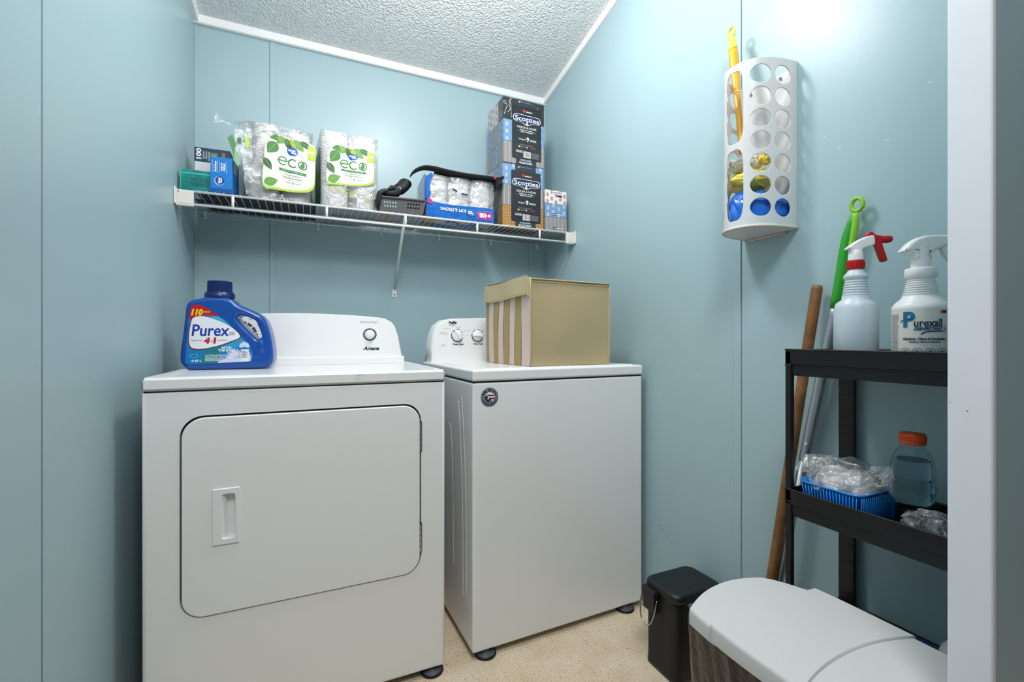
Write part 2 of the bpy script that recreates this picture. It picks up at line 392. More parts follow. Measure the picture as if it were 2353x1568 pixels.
# front sheet: outer door loop <-> handle rect loop
hr = project_rect(dl, hx0, hz0, hx1, hz1)
dl_in = [(x*.994+.001*.006, .576+(z-.576)*.992) for x, z in dl]
ring_face(m, dl_in, hr, -.004, M_ENAM)
n = len(dl); vs = [(x, -.004, z) for x, z in dl_in]+[(x, -.002, z) for x, z in dl]+[(x, .011, z) for x, z in dl]
m.add(vs, [[j*n+i, (j+1)*n+i, (j+1)*n+(i+1) % n, j*n+(i+1) % n] for j in range(2) for i in range(n)], M_ENAM, True)
door = m.build('door', DRY)
m = MB(); ring_face(m, [(x, z) for x, z in outer], hl_, -.0075, M_CONS)
n = len(outer); m.add([(x, -.0075, z) for x, z in outer]+[(x+(.002 if x > -.2 else -.002), -.0035, z+(.002 if z > .57 else -.002)) for x, z in outer], [[i, i+n, (i+1) % n+n, (i+1) % n] for i in range(n)], M_CONS, True)
bk = [(x+(.010 if x < -.2 else 0), z) for x, z in hl_]
n = len(hl_); m.add([(x, -.0075, z) for x, z in hl_]+[(x, .004, z) for x, z in bk]+[(x, .010, z) for x, z in bk], [[j*n+i, j*n+(i+1) % n, (j+1)*n+(i+1) % n, (j+1)*n+i] for j in range(2) for i in range(n)], M_CONS, False)
m.add([(x, .010, z) for x, z in bk], [list(range(n))], M_CONS); m.build('door_handle', door)
for (z0, z1) in ((.384, .468), (.687, .771)):
    m = MB()
    for k in range(5):
        a = z0+(z1-z0)*k/5; m.lathe([(.0042, a+.0006), (.0042, a+(z1-z0)/5-.0006)], M_CHROME, 12, (DX1-.001, -.001, 0))
    m.lathe([(.0026, z0-.002), (.0026, z1+.004)], M_DARKGAP, 8, (DX1-.001, -.001, 0)); m.build('hinge', DRY, loc=None)
# console
m = MB(); prof = [(.355, .925), (.3395, .984), (.3295, 1.036), (.317, 1.073), (.303, 1.091), (.279, 1.1035), (.257, 1.108), (.2, 1.1125), (.135, 1.116), (.04, 1.119)]
pl = [(x, z) for x, z in prof]+[(-x, z) for x, z in prof[::-1]]
m_c = [(x*.985, z if z < .93 else z-.003) for x, z in pl]
n = len(pl); rows = [[(x, .540, z) for x, z in m_c], [(x*.996, .543, z-.001) for x, z in pl], [(x, .549, z) for x, z in pl], [(x, .60, z+.002 if z > .93 else z) for x, z in pl]]
m.add([p for r in rows for p in r], [[j*n+i, j*n+(i+1) % n, (j+1)*n+(i+1) % n, (j+1)*n+i] for j in range(3) for i in range(n)], M_CONS, True)
m.add(rows[0], [list(range(n))[::-1]], M_CONS); m.add(rows[-1], [list(range(n))], M_CONS)
m.box(-.352, .352, .528, .56, .921, .952, M_CONS, .004)
Dc = Decal(m, plane((0, .540, 0), (1, 0, 0), (0, 0, 1)))
Dc.text('PUSH TO START', .214, 1.088, .066, .0075, M_GREYP)
def ring(Dx, cx, cy, r0, r1, mt, a0=0, a1=360, layer=2, sy=1):
    n = 40; P = [(cx+(r0+r1)/2*math.cos(math.radians(a0+(a1-a0)*i/n)), cy+(r0+r1)/2*sy*math.sin(math.radians(a0+(a1-a0)*i/n))) for i in range(n+1)]
    Dx.stroke(P, r1-r0, mt, layer)
M_RING = mat('dial_ring_grey', '#4b4d50', 0.4)
Dc.disc(.217, 1.039, .0265, .0245, M_RING, 2); Dc.disc(.217, 1.039, .0205, .0185, M_CONS, 3)
Dc.text('Amana', .222, .984, .063, .0145, mat('logo_teal', '#16384a', .4), bold=.035, shear=.35)
for a0, a1 in ((-8, 12), (17, 40), (45, 63), (67, 82)): ring(Dc, -.232, 1.03, .047, .0565, M_RING, a0, a1)
for t, a, r in (('OFF', 95, .07), ('60', 62, .072), ('40', 35, .072), ('20', 8, .072)):
    Dc.text(t, -.232+r*math.cos(math.radians(a)), 1.03+r*math.sin(math.radians(a)), .0055*len(t), .006, M_GREYP)
con = m.build('control_console', DRY)
m = MB(); m.lathe([(.019, 0), (.019, .004), (.0165, .008), (.0155, .018), (.012, .0215), (.004, .0225)], M_CONS, 28, M=Matrix.Translation((.217, .5395, 1.039)) @ Matrix.Rotation(math.radians(90), 4, 'X')); m.build('start_button', con)
m = MB(); m.lathe([(.036, 0), (.034, .012), (.030, .02), (.02, .022)], M_CONS, 28, M=Matrix.Translation((-.232, .5395, 1.03)) @ Matrix.Rotation(math.radians(90), 4, 'X')); m.build('timer_dial', con)
M_FOOT = mat('foot_grey_rubber', '#4e5158', 0.5)
def foot(parent, x, y, zt=.022, r=.033):
    m = MB(); m.lathe([(r, .0), (r+.002, .003), (r+.002, .007), (r-.001, .009)], M_INK, 28, (x, y, 0)); m.lathe([(r-.001, .0085), (r-.006, .012), (.012, .0135), (.012, zt+.004)], M_FOOT, 28, (x, y, 0)); m.build('foot', parent)
for x, y in ((.338, .022), (-.33, .022), (.338, .6), (-.33, .6)): foot(DRY, x, y)

# ------------------------------------------------------------------ washer
WA = math.radians(1.72)
WSH = thing('washer', 'white top loading washer with a round sticker, right of the dryer', 'washer', (.477, 1.367, 0), WA)
m = MB(); m.box(0, .69, 0, .60, .022, .8815, M_ENAM, .009, 4); m.box(.004, .686, .004, .6, .87, .886, M_DARKGAP)
for pts in ([(.005, .11, .82), (.005, .10, .80), (.005, .075, .62), (.005, .062, .40), (.005, .060, .16)], [(.005, .15, .80), (.005, .135, .79), (.005, .11, .62), (.005, .095, .40), (.005, .092, .14)],
            [(.005, .24, .72), (.005, .215, .68), (.005, .20, .5), (.005, .19, .2)]):
    m.tube(cat(pts, 6, False), [.001]+[.0065]*(6*(len(pts)-1)-1)+[.001], M_ENAM, 10)
m.build('cabinet', WSH)
m = MB(); m.box(-.001, .691, -.003, .604, .8855, .9225, M_ENAM, .0075, 4); m.build('top_panel', WSH)
m = MB(); m.box(.035, .655, .012, .45, .915, .9255, M_ENAM, .003, 3); m.build('lid', WSH)
m = MB(); half = [(.331, .922), (.325, .985), (.316, 1.04), (.300, 1.078), (.268, 1.103), (.215, 1.111), (.1, 1.1165), (0, 1.118)]
pl = half+[(-x, z) for x, z in half[-2::-1]]; pl = [(x+.345, z) for x, z in pl]
n = len(pl)
def sc(p, k, dz=0): return (.345+(p[0]-.345)*k, .922+(p[1]-.922)*k+dz)
rows = [[(sc(p, .975)[0], .552, sc(p, .985)[1]) for p in pl], [(sc(p, .99)[0], .556, sc(p, .995)[1]) for p in pl], [(p[0], .566, p[1]) for p in pl], [(sc(p, 1.01)[0], .615, sc(p, 1.005)[1]) for p in pl]]
m.add([p for r in rows for p in r], [[j*n+i, j*n+(i+1) % n, (j+1)*n+(i+1) % n, (j+1)*n+i] for j in range(3) for i in range(n)], M_CONS, True)
m.add(rows[0], [list(range(n))[::-1]], M_CONS); m.add(rows[-1], [list(range(n))], M_CONS)
Dc = Decal(m, plane((0, .552, 0), (1, 0, 0), (0, 0, 1)))
Dc.text('Inglis', .118, 1.0925, .035, .0145, M_NAVY, bold=.05)
Dc.stroke([(.1+.036*t/10, 1.0835-.0045*math.sin(math.pi*t/10)+.008*(t/10)**3) for t in range(11)], .0015, M_NAVY)
for kx, wd, t in ((.138, .052, 'Water Level'), (.233, .044, 'Wash Temp')):
    Dc.text(t, kx+.004, .998, wd, .0085, mat('print_dark', '#33353a', .5), bold=.03)
    ring(Dc, kx, 1.0365, .0245, .0285, M_RING, -200, -20); ring(Dc, kx, 1.0365, .0245, .0275, M_RING, 20, 50); ring(Dc, kx, 1.0365, .0245, .0275, M_RING, 60, 100); ring(Dc, kx, 1.0365, .0245, .0275, M_RING, 110, 150)
for t, x, z, wd in (('Auto Sensing', .092, 1.0665, .032), ('Auto Sensing', .077, 1.048, .032), ('+ Extra Rinse', .079, 1.043, .032), ('Deep Water', .144, 1.073, .026), ('Wash', .143, 1.068, .012), ('Deep Wash', .177, 1.057, .026), ('Cold', .218, 1.0695, .010), ('Cool', .197, 1.0595, .010), ('Warm', .258, 1.0595, .012), ('Tap Cold', .186, 1.038, .018), ('Hot', .267, 1.038, .008), ('Off', .146, 1.0055, .007)):
    Dc.text(t, x, z, wd, .0034, M_GREYP)
Dc.text('hp', .076, .995, .012, .007, M_GREYP); Dc.text('high efficiency', .077, .988, .026, .0028, M_GREYP)
wcon = m.build('control_console', WSH)
for kx, ang in ((.138, 50), (.233, 0)):
    T = Matrix.Translation((kx, .552, 1.0365)) @ Matrix.Rotation(math.radians(90), 4, 'X')
    m = MB(); m.lathe([(.0245, 0), (.024, .006), (.0215, .012), (.017, .015), (.006, .016)], M_CONS, 32, M=T)
    R = T @ Matrix.Rotation(math.radians(180-ang), 4, 'Z')
    m.add([(-.021, -.008, .012), (.027, -.004, .012), (.027, .004, .012), (-.021, .008, .012), (-.018, -.003, .023), (.029, -.0015, .021), (.029, .0015, .021), (-.018, .003, .023)],
          [[4, 5, 6, 7], [0, 1, 5, 4], [1, 2, 6, 5], [2, 3, 7, 6], [3, 0, 4, 7]], M_CONS, False, R); m.build('knob', wcon)
# round sticker on the front
m = MB(); M_STK = mat('sticker_silver', '#8d9299', 0.4, 0.4, var=(40, .25)); M_RED = mat('print_dark_red', '#6d1a24', .5); M_FBLU = mat('flag_blue', '#181b45', .5)
Dk = Decal(m, plane((.057, -.0005, .834), (1, 0, 0), (0, 0, 1)), .00025)
Dk.disc(0, 0, .0305, .0305, M_INK, 0); Dk.disc(0, 0, .0298, .0298, M_STK, 1); Dk.disc(0, 0, .0175, .0175, M_WPRINT, 2)
for i, ch in enumerate('AMERICA'):
    a = math.radians(155-130*i/6); Dk.text(ch, .0235*math.cos(a), .0235*math.sin(a), .0058 if ch != 'I' else .002, .0072, M_INK if ch != 'E' else M_GREYP, bold=.05, rot=a-math.pi/2, layer=4)
def seg(z): return math.sqrt(max(0, .0168**2-z*z))
for z0, z1 in ((.0035, .0085), (-.0065, -.0015)):
    Dk.poly([(max(-seg(z0), -.004-z0*.5), z0), (seg(z0), z0-.001), (seg(z1), z1-.001), (max(-seg(z1), -.006-z1*.3), z1)], M_RED, 3)
Dk.stroke([(.0172*math.cos(math.radians(a)), .0172*math.sin(math.radians(a))) for a in range(50, 131, 8)], .0012, M_INK, 4)
Dk.poly(cat([(-.0165, .003), (-.012, .011), (-.008, .004), (-.001, -.002), (.004, -.008), (.008, -.015), (0, -.0165), (-.01, -.0135), (-.016, -.005)], 3), M_FBLU, 4)
def star(Dx, cx, cy, r, mt, layer, rot=0, n=5, k=.42):
    P = [];
    for i in range(2*n): a = math.pi*i/n+math.pi/2+rot; q = r if i % 2 == 0 else r*k; P.append((cx+q*math.cos(a), cy+q*math.sin(a)))
    Dx.poly(P, mt, layer)
star(Dk, -.005, -.0035, .005, M_WPRINT, 5, .3); star(Dk, .0015, -.013, .0035, M_WPRINT, 5, .2); star(Dk, -.0125, .005, .003, M_WPRINT, 5, .6)
Dk.disc(-.0255, -.001, .001, .001, M_INK, 4); Dk.disc(.0255, -.001, .001, .001, M_INK, 4)
for r in (.0195, .0222, .0248, .0273):
    for a in range(205, 335, 9): Dk.stroke([(r*math.cos(math.radians(a+q)), r*math.sin(math.radians(a+q))) for q in (0, 3, 6)], .0009, M_INK, 4)
m.build('sticker', WSH)['label'] = 'round silver flag sticker'
for x, y in ((.05, .018), (.62, .018), (.05, .55), (.62, .55)): foot(WSH, x, y)

# ------------------------------------------------------------------ storage bin on the washer
M_OLIVE = mat('olive_fabric', '#bba985', 0.9, bump=(700, .5, .001), var=(5, .07), spec=.15)
M_OLIVE2 = mat('olive_fabric_dark', '#ab976a', 0.9, bump=(700, .5, .001), spec=.15); M_PINK = mat('pink_fabric', '#d9c2ba', 0.9, bump=(700, .5, .001), spec=.15)
M_HEM = mat('olive_hem', '#c2b38e', 0.9, bump=(500, .4, .001), spec=.15)
BIN = thing('storage_bin', 'olive fabric storage cube with pink stripes on one side, on the washer', 'storage bin', (.700, 1.411, .9265), math.radians(28-24.13))
m = MB(); BW, BD_, BH = .348, .350, .305
def bulge(u, v, a=.004): return a*math.sin(math.pi*u)*math.sin(math.pi*v)
# sides as slightly bulging grids
def grid_side(m, f, mt, nx=16, nz=14):
    vs = [f(i/nx, j/nz) for j in range(nz+1) for i in range(nx+1)]
    fs = [[j*(nx+1)+i, j*(nx+1)+i+1, (j+1)*(nx+1)+i+1, (j+1)*(nx+1)+i] for j in range(nz) for i in range(nx)]
    m.add(vs, fs, mt, True)
def wob(u, v): return noise.noise(Vector((u*3, v*2.2, 1.7)))*.004*math.sin(math.pi*u)
grid_side(m, lambda u, v: (u*BW, -bulge(u, v, .005)-wob(u, v), v*(BH)), M_OLIVE)
grid_side(m, lambda u, v: (BW+bulge(u, v), u*BD_, v*BH), M_OLIVE)
grid_side(m, lambda u, v: ((1-u)*BW, BD_+bulge(u, v), v*BH), M_OLIVE)
m.add([(0, 0, 0), (BW, 0, 0), (BW, BD_, 0), (0, BD_, 0)], [[3, 2, 1, 0]], M_OLIVE)
m.add([(.0, .0, BH-.002), (BW, 0, BH-.002), (BW, BD_, BH-.002), (0, BD_, BH-.002)], [[0, 1, 2, 3]], M_OLIVE)
st = [0, .085, .215, .335, .455, .585, .70, .835, 1.0]     # stripes on the left side, seen from the back edge to the near edge
for k in range(8):
    a, b_ = st[k], st[k+1]
    grid_side(m, lambda u, v, a=a, b_=b_: (-.002+bulge(1-(a+(b_-a)*u), v)*-1-.003*math.sin(3*v+a*4), BD_*(1-(a+(b_-a)*u)), v*BH), M_PINK if k % 2 else M_OLIVE2, 3, 14)
m.build('fabric_body', BIN)
m = MB()
def hem(p, q, m):
    m.tube([Vector(p)+(Vector(q)-Vector(p))*t/12+Vector((0, 0, .001*math.sin(t))) for t in range(13)], .003, M_HEM, 6)
for p, q in (((0, -.002, BH-.002), (BW, -.002, BH-.002)), ((BW, 0, BH-.002), (BW, BD_, BH-.002)), ((BW, BD_, BH-.002), (0, BD_, BH)), ((-.002, BD_, BH), (-.002, 0, BH-.002)), ((0, -.0035, .004), (0, -.0035, BH)), ((BW, -.001, .004), (BW, -.001, BH))):
    m.tube([Vector(p)+(Vector(q)-Vector(p))*t/8 for t in range(9)], .0026, M_HEM, 6)
m.tube([(BW*t/10, -.0035, BH-.011) for t in range(11)], .0008, M_OLIVE2, 4)
m.build('hem', BIN)
m = MB()
grid_side(m, lambda u, v: (-.010-.003*math.sin(9*u+1)*(1-v), BD_*(1-u)+.002, BH-.062-.004*math.sin(5*u)+v*(.062+.006)), M_HEM, 20, 6)
grid_side(m, lambda u, v: (-.010-.003*math.sin(9*u+1)*(1-v)+.004, BD_*(1-u)+.002, BH-.060+v*.060), M_OLIVE, 20, 6)
grid_side(m, lambda u, v: (-.010+.010*v, BD_*(1-u)+.001, BH+.006-.004*v), M_HEM, 12, 2)
grid_side(m, lambda u, v: (-.012*(1-v)+.003*v, 0, BH-.062+u*.066), M_HEM, 2, 2)
m.tube([(-.0125-.003*math.sin(9*t/16+1), BD_*(1-t/16), BH-.056-.004*math.sin(5*t/16)) for t in range(17)], .0007, M_OLIVE2, 4)
m.build('folded_flap', BIN)

# ------------------------------------------------------------------ detergent jug on the dryer
JUG = thing('detergent_jug', 'blue laundry detergent jug with cut-out handle, standing on the dryer', 'detergent jug', (-.230, 1.765, .9225), math.radians(-5))
M_JB = mat('jug_blue', '#0a4a9e', 0.28, coat=.3); M_JC = mat('cap_blue', '#08265f', 0.3); k_ = .000196
def J(x, y): return ((x-745)*k_*.92, (1502-y)*k_)
outl = [(210, 1500), (500, 1501), (900, 1498), (1330, 1490), (1420, 1455), (1462, 1380), (1470, 1280), (1462, 1160), (1440, 1010), (1405, 860), (1350, 710), (1280, 620), (1190, 560), (1080, 505), (960, 455), (875, 408), (830, 368), (785, 335), (700, 316), (560, 310), (430, 316), (345, 334), (250, 354), (170, 380), (120, 430), (98, 500), (78, 700), (45, 1000), (20, 1200), (14, 1320), (40, 1400), (120, 1480)]
hole = [(880, 655), (905, 615), (960, 605), (1080, 640), (1175, 690), (1215, 760), (1250, 850), (1280, 930), (1270, 980), (1215, 997), (1165, 965), (1080, 880), (960, 760)]
m = MB(); m.solid([cat([J(*p) for p in outl], 4), cat([J(*p) for p in hole][::-1], 4)], .048, .0135, M_JB, XY2XZ, True, 5)
m.tube(cat([(J(1270, 1010)[0], -.042, J(1270, 1010)[1]), (J(1280, 1120)[0], -.0475, J(1280, 1120)[1]), (J(1270, 1240)[0], -.045, J(1270, 1240)[1])], 6, False), [.004]+[.009]*11+[.003], M_JB, 10, flat=.5)
jb = m.build('bottle', JUG)
m = MB(); Dl = Decal(m, (lambda x, y, off: Vector((*[J(x, y)[0]], -.0483-off, J(x, y)[1]))))
def PX(*a): return [tuple(p) for p in a]
def ptext(Dx, t, x0, y0, x1, y1, mt, **kw):
    # pixel frame has y down
    vs, fs, a0, a1, b0, b1 = text_geo(t, kw.get('bold', 0), kw.get('shear', 0))
    Dx.put([(x0+(v[0]-a0)/(a1-a0)*(x1-x0), y1-(v[1]-b0)/(b1-b0)*(y1-y0)) for v in vs], fs, mt, kw.get('layer', 5))
C_ = lambda n_, c: mat(n_, c, .4)
Dl.poly(cat(PX((165, 640), (330, 560), (600, 625), (780, 760), (960, 950), (1060, 1080), (1128, 1200), (1140, 1300), (1120, 1350), (1070, 1380), (600, 1392), (330, 1400), (118, 1402), (112, 1300), (120, 1100), (145, 850)), 3), C_('label_blue', '#1478b8'), 1)
Dl.poly(PX((420, 640), (600, 625), (700, 700), (790, 775)), C_('label_sky', '#3fa5d2'), 2)
Dl.poly(PX((600, 1170), (940, 985), (1010, 1030), (900, 1130), (840, 1200)), C_('label_sky2', '#2b94c4'), 2)
Dl.poly(PX((380, 1180), (560, 1130), (640, 1110), (610, 1250), (640, 1390), (315, 1400), (350, 1290)), C_('label_teal', '#157a86'), 2)
Dl.poly(cat(PX((188, 510), (225, 455), (300, 445), (400, 485), (500, 550), (600, 625), (400, 612), (290, 622), (220, 650), (165, 682)), 3), C_('label_red', '#c0121c'), 3)
Dl.poly(cat(PX((165, 1120), (150, 1040), (150, 900), (185, 700), (240, 632), (380, 622), (600, 700), (790, 785), (965, 958), (800, 1050), (600, 1120), (360, 1175), (210, 1165)), 3), C_('label_maroon', '#7a1420'), 3)
Dl.poly(cat(PX((180, 1115), (162, 1040), (165, 900), (198, 705), (250, 645), (385, 632), (600, 700), (785, 790), (945, 955), (800, 1035), (600, 1108), (360, 1160), (225, 1150)), 3), C_('label_white', '#e9e9ee'), 4)
ptext(Dl, 'Purex', 198, 765, 778, 955, C_('purex_blue', '#0e3aa0'), bold=.018, shear=.12)
ptext(Dl, '4', 380, 975, 478, 1077, C_('purex_red', '#c01620'), bold=.06, shear=.15); ptext(Dl, '1', 524, 975, 574, 1075, C_('purex_red', ''), bold=.06, shear=.1)
ptext(Dl, 'IN', 486, 1015, 520, 1032, M_GREYP, shear=.2); ptext(Dl, 'EN', 486, 1037, 520, 1054, M_GREYP, shear=.2)
ptext(Dl, 'BENEFICES', 190, 1014, 362, 1036, C_('label_maroon', '')); ptext(Dl, 'BENEFITS', 590, 1012, 742, 1033, C_('label_maroon', ''))
ptext(Dl, '110', 190, 512, 368, 626, C_('purex_yellow', '#f3c81c'), bold=.06, shear=.25); Dl.fine(370, 542, 480, 585, 2, C_('purex_yellow', ''), 5)
Dl.fine(770, 880, 860, 935, 3, C_('purex_blue', ''), 5)
for fx, fy, R in ((1010, 1130, 90), (860, 1300, 150), (1000, 1300, 130)):
    for i in range(11):
        a = math.pi*i/10; x = fx+R*math.cos(a); y = fy-R*math.sin(a)
        Dl.poly(cat([(fx, fy), (fx+(x-fx)*.6-12*math.sin(a), fy+(y-fy)*.6-12*math.cos(a)), (x, y), (fx+(x-fx)*.6+12*math.sin(a), fy+(y-fy)*.6+12*math.cos(a))], 3), C_('petal_a', '#cfd0e8') if i % 2 else C_('petal_b', '#e9e9f5'), 3+(i % 2)*.5)
Dl.poly(PX((590, 1370), (760, 1310), (1110, 1300), (1110, 1360), (1060, 1378), (600, 1390)), C_('petal_a', ''), 4)
Dl.rect(958, 1172, 1080, 1362, C_('label_white', ''), 5)
for i in range(8): Dl.rect(966, 1200+i*15, 1060 if i % 3 else 1035, 1207+i*15, C_('bar_purple', '#5b5488'), 6)
ptext(Dl, 'AFTER', 645, 1125, 812, 1162, M_WPRINT, bold=.03); ptext(Dl, 'THE RAIN', 600, 1168, 850, 1206, M_WPRINT, bold=.03)
ptext(Dl, 'CAUTION/ATTENTION', 400, 1255, 762, 1305, M_WPRINT); Dl.fine(400, 1362, 735, 1312, 3, M_WPRINT, 5)
ptext(Dl, '4.43 L', 193, 1333, 350, 1370, M_WPRINT, bold=.03)
Dl.disc(230, 1270, 66, 32, C_('label_sky', ''), 4); ptext(Dl, 'PUREX', 190, 1255, 270, 1285, M_NAVY, shear=.2, bold=.03)
m.build('label', jb)
m = MB(); cxj = J(563, 0)[0]; zc = J(0, 300)[1]
m.lathe([(.0435, -.003), (.0435, .010), (.0395, .0135), (.0395, .0165)], M_JC, 40, (cxj, 0, zc))
n_ = 72; rows = []
for z, r in ((.0165, .0345), (.050, .0340), (.0525, .0320)):
    rows.append([(cxj+(r*(1.03 if i % 3 == 0 else .985))*math.cos(2*math.pi*i/n_), (r*(1.03 if i % 3 == 0 else .985))*math.sin(2*math.pi*i/n_), zc+z) for i in range(n_)])
m.add([p for r in rows for p in r], [[j*n_+i, j*n_+(i+1) % n_, (j+1)*n_+(i+1) % n_, (j+1)*n_+i] for j in range(2) for i in range(n_)], M_JC, False); m.add(rows[-1], [list(range(n_))], M_JC)
m.build('cap', JUG)
#PART2
# ------------------------------------------------------------------ wire shelf
SZ = 1.537; YF = 1.915; YB = 2.208
SH = thing('wire_shelf', 'white coated wire shelf across the back wall above the washer and dryer', 'shelf', (0.39, 2.06, SZ))
def LX(m): return m
o3 = Vector((0.39, 2.06, SZ))
def T3(v): return tuple(Vector(v)-o3)
m = MB(); m.tube([T3((-.365, YF, SZ)), T3((1.150, YF, SZ))], .0042, M_WIRE, 10); m.build('front_rail', SH)
m = MB(); m.tube([T3((-.365, YF-.001, SZ-.046)), T3((1.150, YF-.001, SZ-.046))], .0046, M_WIRE, 10); m.build('front_rail', SH)
m = MB(); m.tube([T3((-.405, YB, SZ-.003)), T3((1.172, YB, SZ-.003))], .0036, M_WIRE, 8); m.build('back_rail', SH)
m = MB(); x = -.350
while x < 1.16:
    m.tube([T3((x, YF-.0055, SZ+.001)), T3((x, YF-.003, SZ+.0045)), T3((x, YF+.004, SZ+.0045)), T3((x, YF+.02, SZ+.001)), T3((x, YB, SZ+.001))], .00135, M_WIRE, 6); x += .0258
m.tube([T3((-.36, 2.06, SZ-.0025)), T3((1.15, 2.06, SZ-.0025))], .0028, M_WIRE, 8)
m.build('cross_wires', SH)
for x in (-.245, .069, .373, .689, 1.001):
    m = MB(); m.tube([T3((x, YF, SZ-.002)), T3((x, YF, SZ-.046))], .0048, M_WIRE, 10); m.build('rail_tie', SH)
def end_bracket(x0, x1, wallx):
    m = MB(); m.box(x0-.39, x1-.39, YF-.008-2.06, YF+.006-2.06, -.054, .002, M_BRK, .003)
    m.box(x0+.006-.39, x1-.006-.39, YF-.0092-2.06, YF-.006-2.06, -.046, -.008, M_BRK, .0005)
    a, b = (wallx, wallx+.006) if wallx < 0 else (wallx-.006, wallx)
    m.box(a-.39, b-.39, YF-.018-2.06, YF+.055-2.06, -.050, .009, M_BRK, .002)
    m.lathe([(.003, 0), (.003, .0015)], M_GREYP, 10, M=Matrix.Translation(((x0+.008 if wallx < 0 else x1-.008)-.39, YF-.008-2.06, -.006)) @ Matrix.Rotation(math.radians(90), 4, 'X'))
    m.build('end_bracket', SH)
end_bracket(XL+.004, -.362, XL+.0005); end_bracket(1.143, XR-.003, XR-.0005)
m = MB(); m.tube([T3((.373, YF+.004, SZ-.002)), T3((.376, 2.02, 1.455)), T3((.379, D-.008, 1.262))], .0062, M_WIRE, 12)
m.prism([(.379-.39-.010, 1.222-SZ), (.379-.39+.010, 1.222-SZ), (.379-.39+.010, 1.250-SZ), (.379-.39+.005, 1.268-SZ), (.379-.39-.005, 1.268-SZ), (.379-.39-.010, 1.250-SZ)], D-.003-2.06, D-.0005-2.06, M_WIRE)
m.lathe([(.0035, 0), (.003, .002)], M_DARKGAP, 12, M=Matrix.Translation((.379-.39, D-.003-2.06, 1.233-SZ)) @ Matrix.Rotation(math.radians(90), 4, 'X'))
m.build('support_brace', SH)
for x in (-.38, .044, .318, .595, .869, 1.141):
    m = MB(); m.box(x-.005-.39, x+.005-.39, YB-.003-2.06, D-.001-2.06, -.028, .004, M_WIRE, .002); m.lathe([(.002, 0), (.002, .001)], M_DARKGAP, 8, M=Matrix.Translation((x-.39, YB-.003-2.06, -.018)) @ Matrix.Rotation(math.radians(90), 4, 'X')); m.build('wall_clip', SH)
# liners lying on the wires
LZ = SZ+.0058
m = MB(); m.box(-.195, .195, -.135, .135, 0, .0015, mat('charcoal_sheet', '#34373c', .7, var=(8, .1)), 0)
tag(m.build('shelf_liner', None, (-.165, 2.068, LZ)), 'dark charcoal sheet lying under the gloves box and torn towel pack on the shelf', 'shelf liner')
m = MB(); m.box(-.218, .218, -.135, .135, 0, .0015, mat('grey_sheet', '#9aa1a8', .7), 0)
Dg = Decal(m, plane((0, 0, 0), (1, 0, 0), (0, -1, 0)))
Dg.mp = lambda x, y, off: Vector((x, y, -.0003-off))
Dg.fine(-.15, -.03, .02, .03, 5, M_GREYP, 1); Dg.rect(.02, -.08, .10, .02, mat('sheet_tan', '#a8988c', .7), 1)
tag(m.build('shelf_liner', None, (.245, 2.068, LZ)), 'light grey printed sheet lying under the upright towel pack and basket', 'shelf liner')
TZ = LZ+.0016

# ------------------------------------------------------------------ boxes at the left end
M_GL = C_('glove_navy', '#0d3a57'); M_BB = mat('box_blue', '#107bcb', .35)
m = MB(); m.box(-.058, .058, -.028, .028, 0, .196, M_GL, .001)
Dq = Decal(m, plane((-.058, -.028, .024), (1, 0, 0), (0, 0, 1)))
Dq.rect(.001, -.023, .115, .118, C_('glove_white', '#dcdde2'), 1)
Dq.poly([(p[0], p[1]) for p in rrect(.050, .02, .112, .104, .022)], C_('glove_dark', '#0b2f58'), 2); Dq.poly(rrect(.053, .02, .112, .088, .02), C_('glove_blue', '#1f78c2'), 3)
Dq.text('100', .014, .148, .040, .017, M_WPRINT, bold=.04, rot=math.pi/2)
for i, t in enumerate(('Gloves', 'Gants', 'Guantes')): Dq.text(t, .029+i*.0085, .145-(.004 if i == 2 else 0), .028+.006*(i == 2), .0065, M_WPRINT, rot=math.pi/2)
Dq.rect(.052, .127, .074, .156, C_('badge_edge', '#8fc38a'), 2); Dq.rect(.0535, .1285, .0725, .1545, C_('badge_green', '#2c8238'), 3)
for i, t in enumerate(('Low', 'Dose', 'Powder')): Dq.text(t, .058+i*.005, .1415, .018, .004, M_WPRINT, rot=math.pi/2, layer=4)
Dq.rrect(.088, .120, .0995, .160, .003, C_('ronco_orange', '#e2966b'), 2); Dq.text('RONCO', .0938, .140, .036, .008, M_NAVY, bold=.04, rot=math.pi/2, layer=4)
Dq.text('OT', .018, .062, .032, .016, C_('glove_dark', ''), bold=.05, rot=math.pi/2)
gb = m.build('glove_box', None, (-.326, 2.068, TZ), math.radians(-2)); tag(gb, 'navy and white box of 100 gloves standing behind the small blue box', 'glove box')
gb2 = None
M_TEAL = mat('teal_film', '#0f8783', .16, coat=.6, bump=(60, .6, .003), var=(18, .35))
m = MB(); m.box(-.055, .055, -.013, .013, 0, .077, M_TEAL, .003)
m.box(-.055, .055, -.0145, -.012, .060, .066, mat('teal_light', '#2cbfb2', .15, coat=.6), .0005)
m.tube([(-.054, -.013, .003), (-.054, -.013, .078)], .0016, mat('teal_light', ''), 6)
Dq = Decal(m, plane((-.055, -.0133, 0), (1, 0, 0), (0, 0, 1))); Dq.fine(.03, .018, .09, .05, 5, C_('teal_dark', '#0a5e60'), 1)
tag(m.build('wipes_packet', None, (-.352, 1.952, TZ), math.radians(-3)), 'shiny teal plastic packet at the left end of the shelf', 'packet')
m = MB(); m.box(-.034, .034, -.055, .055, 0, .128, M_BB, .001)
Dq = Decal(m, plane((-.034, -.0553, 0), (1, 0, 0), (0, 0, 1)))
Dq.rect(0, 0, .068, .016, C_('box_blue_shade', '#0b519b'), 1)
Dq.disc(.028, .043, .0155, .0165, M_WPRINT, 1); Dq.disc(.029, .044, .0145, .0155, C_('gv_navy', '#123f96'), 2)
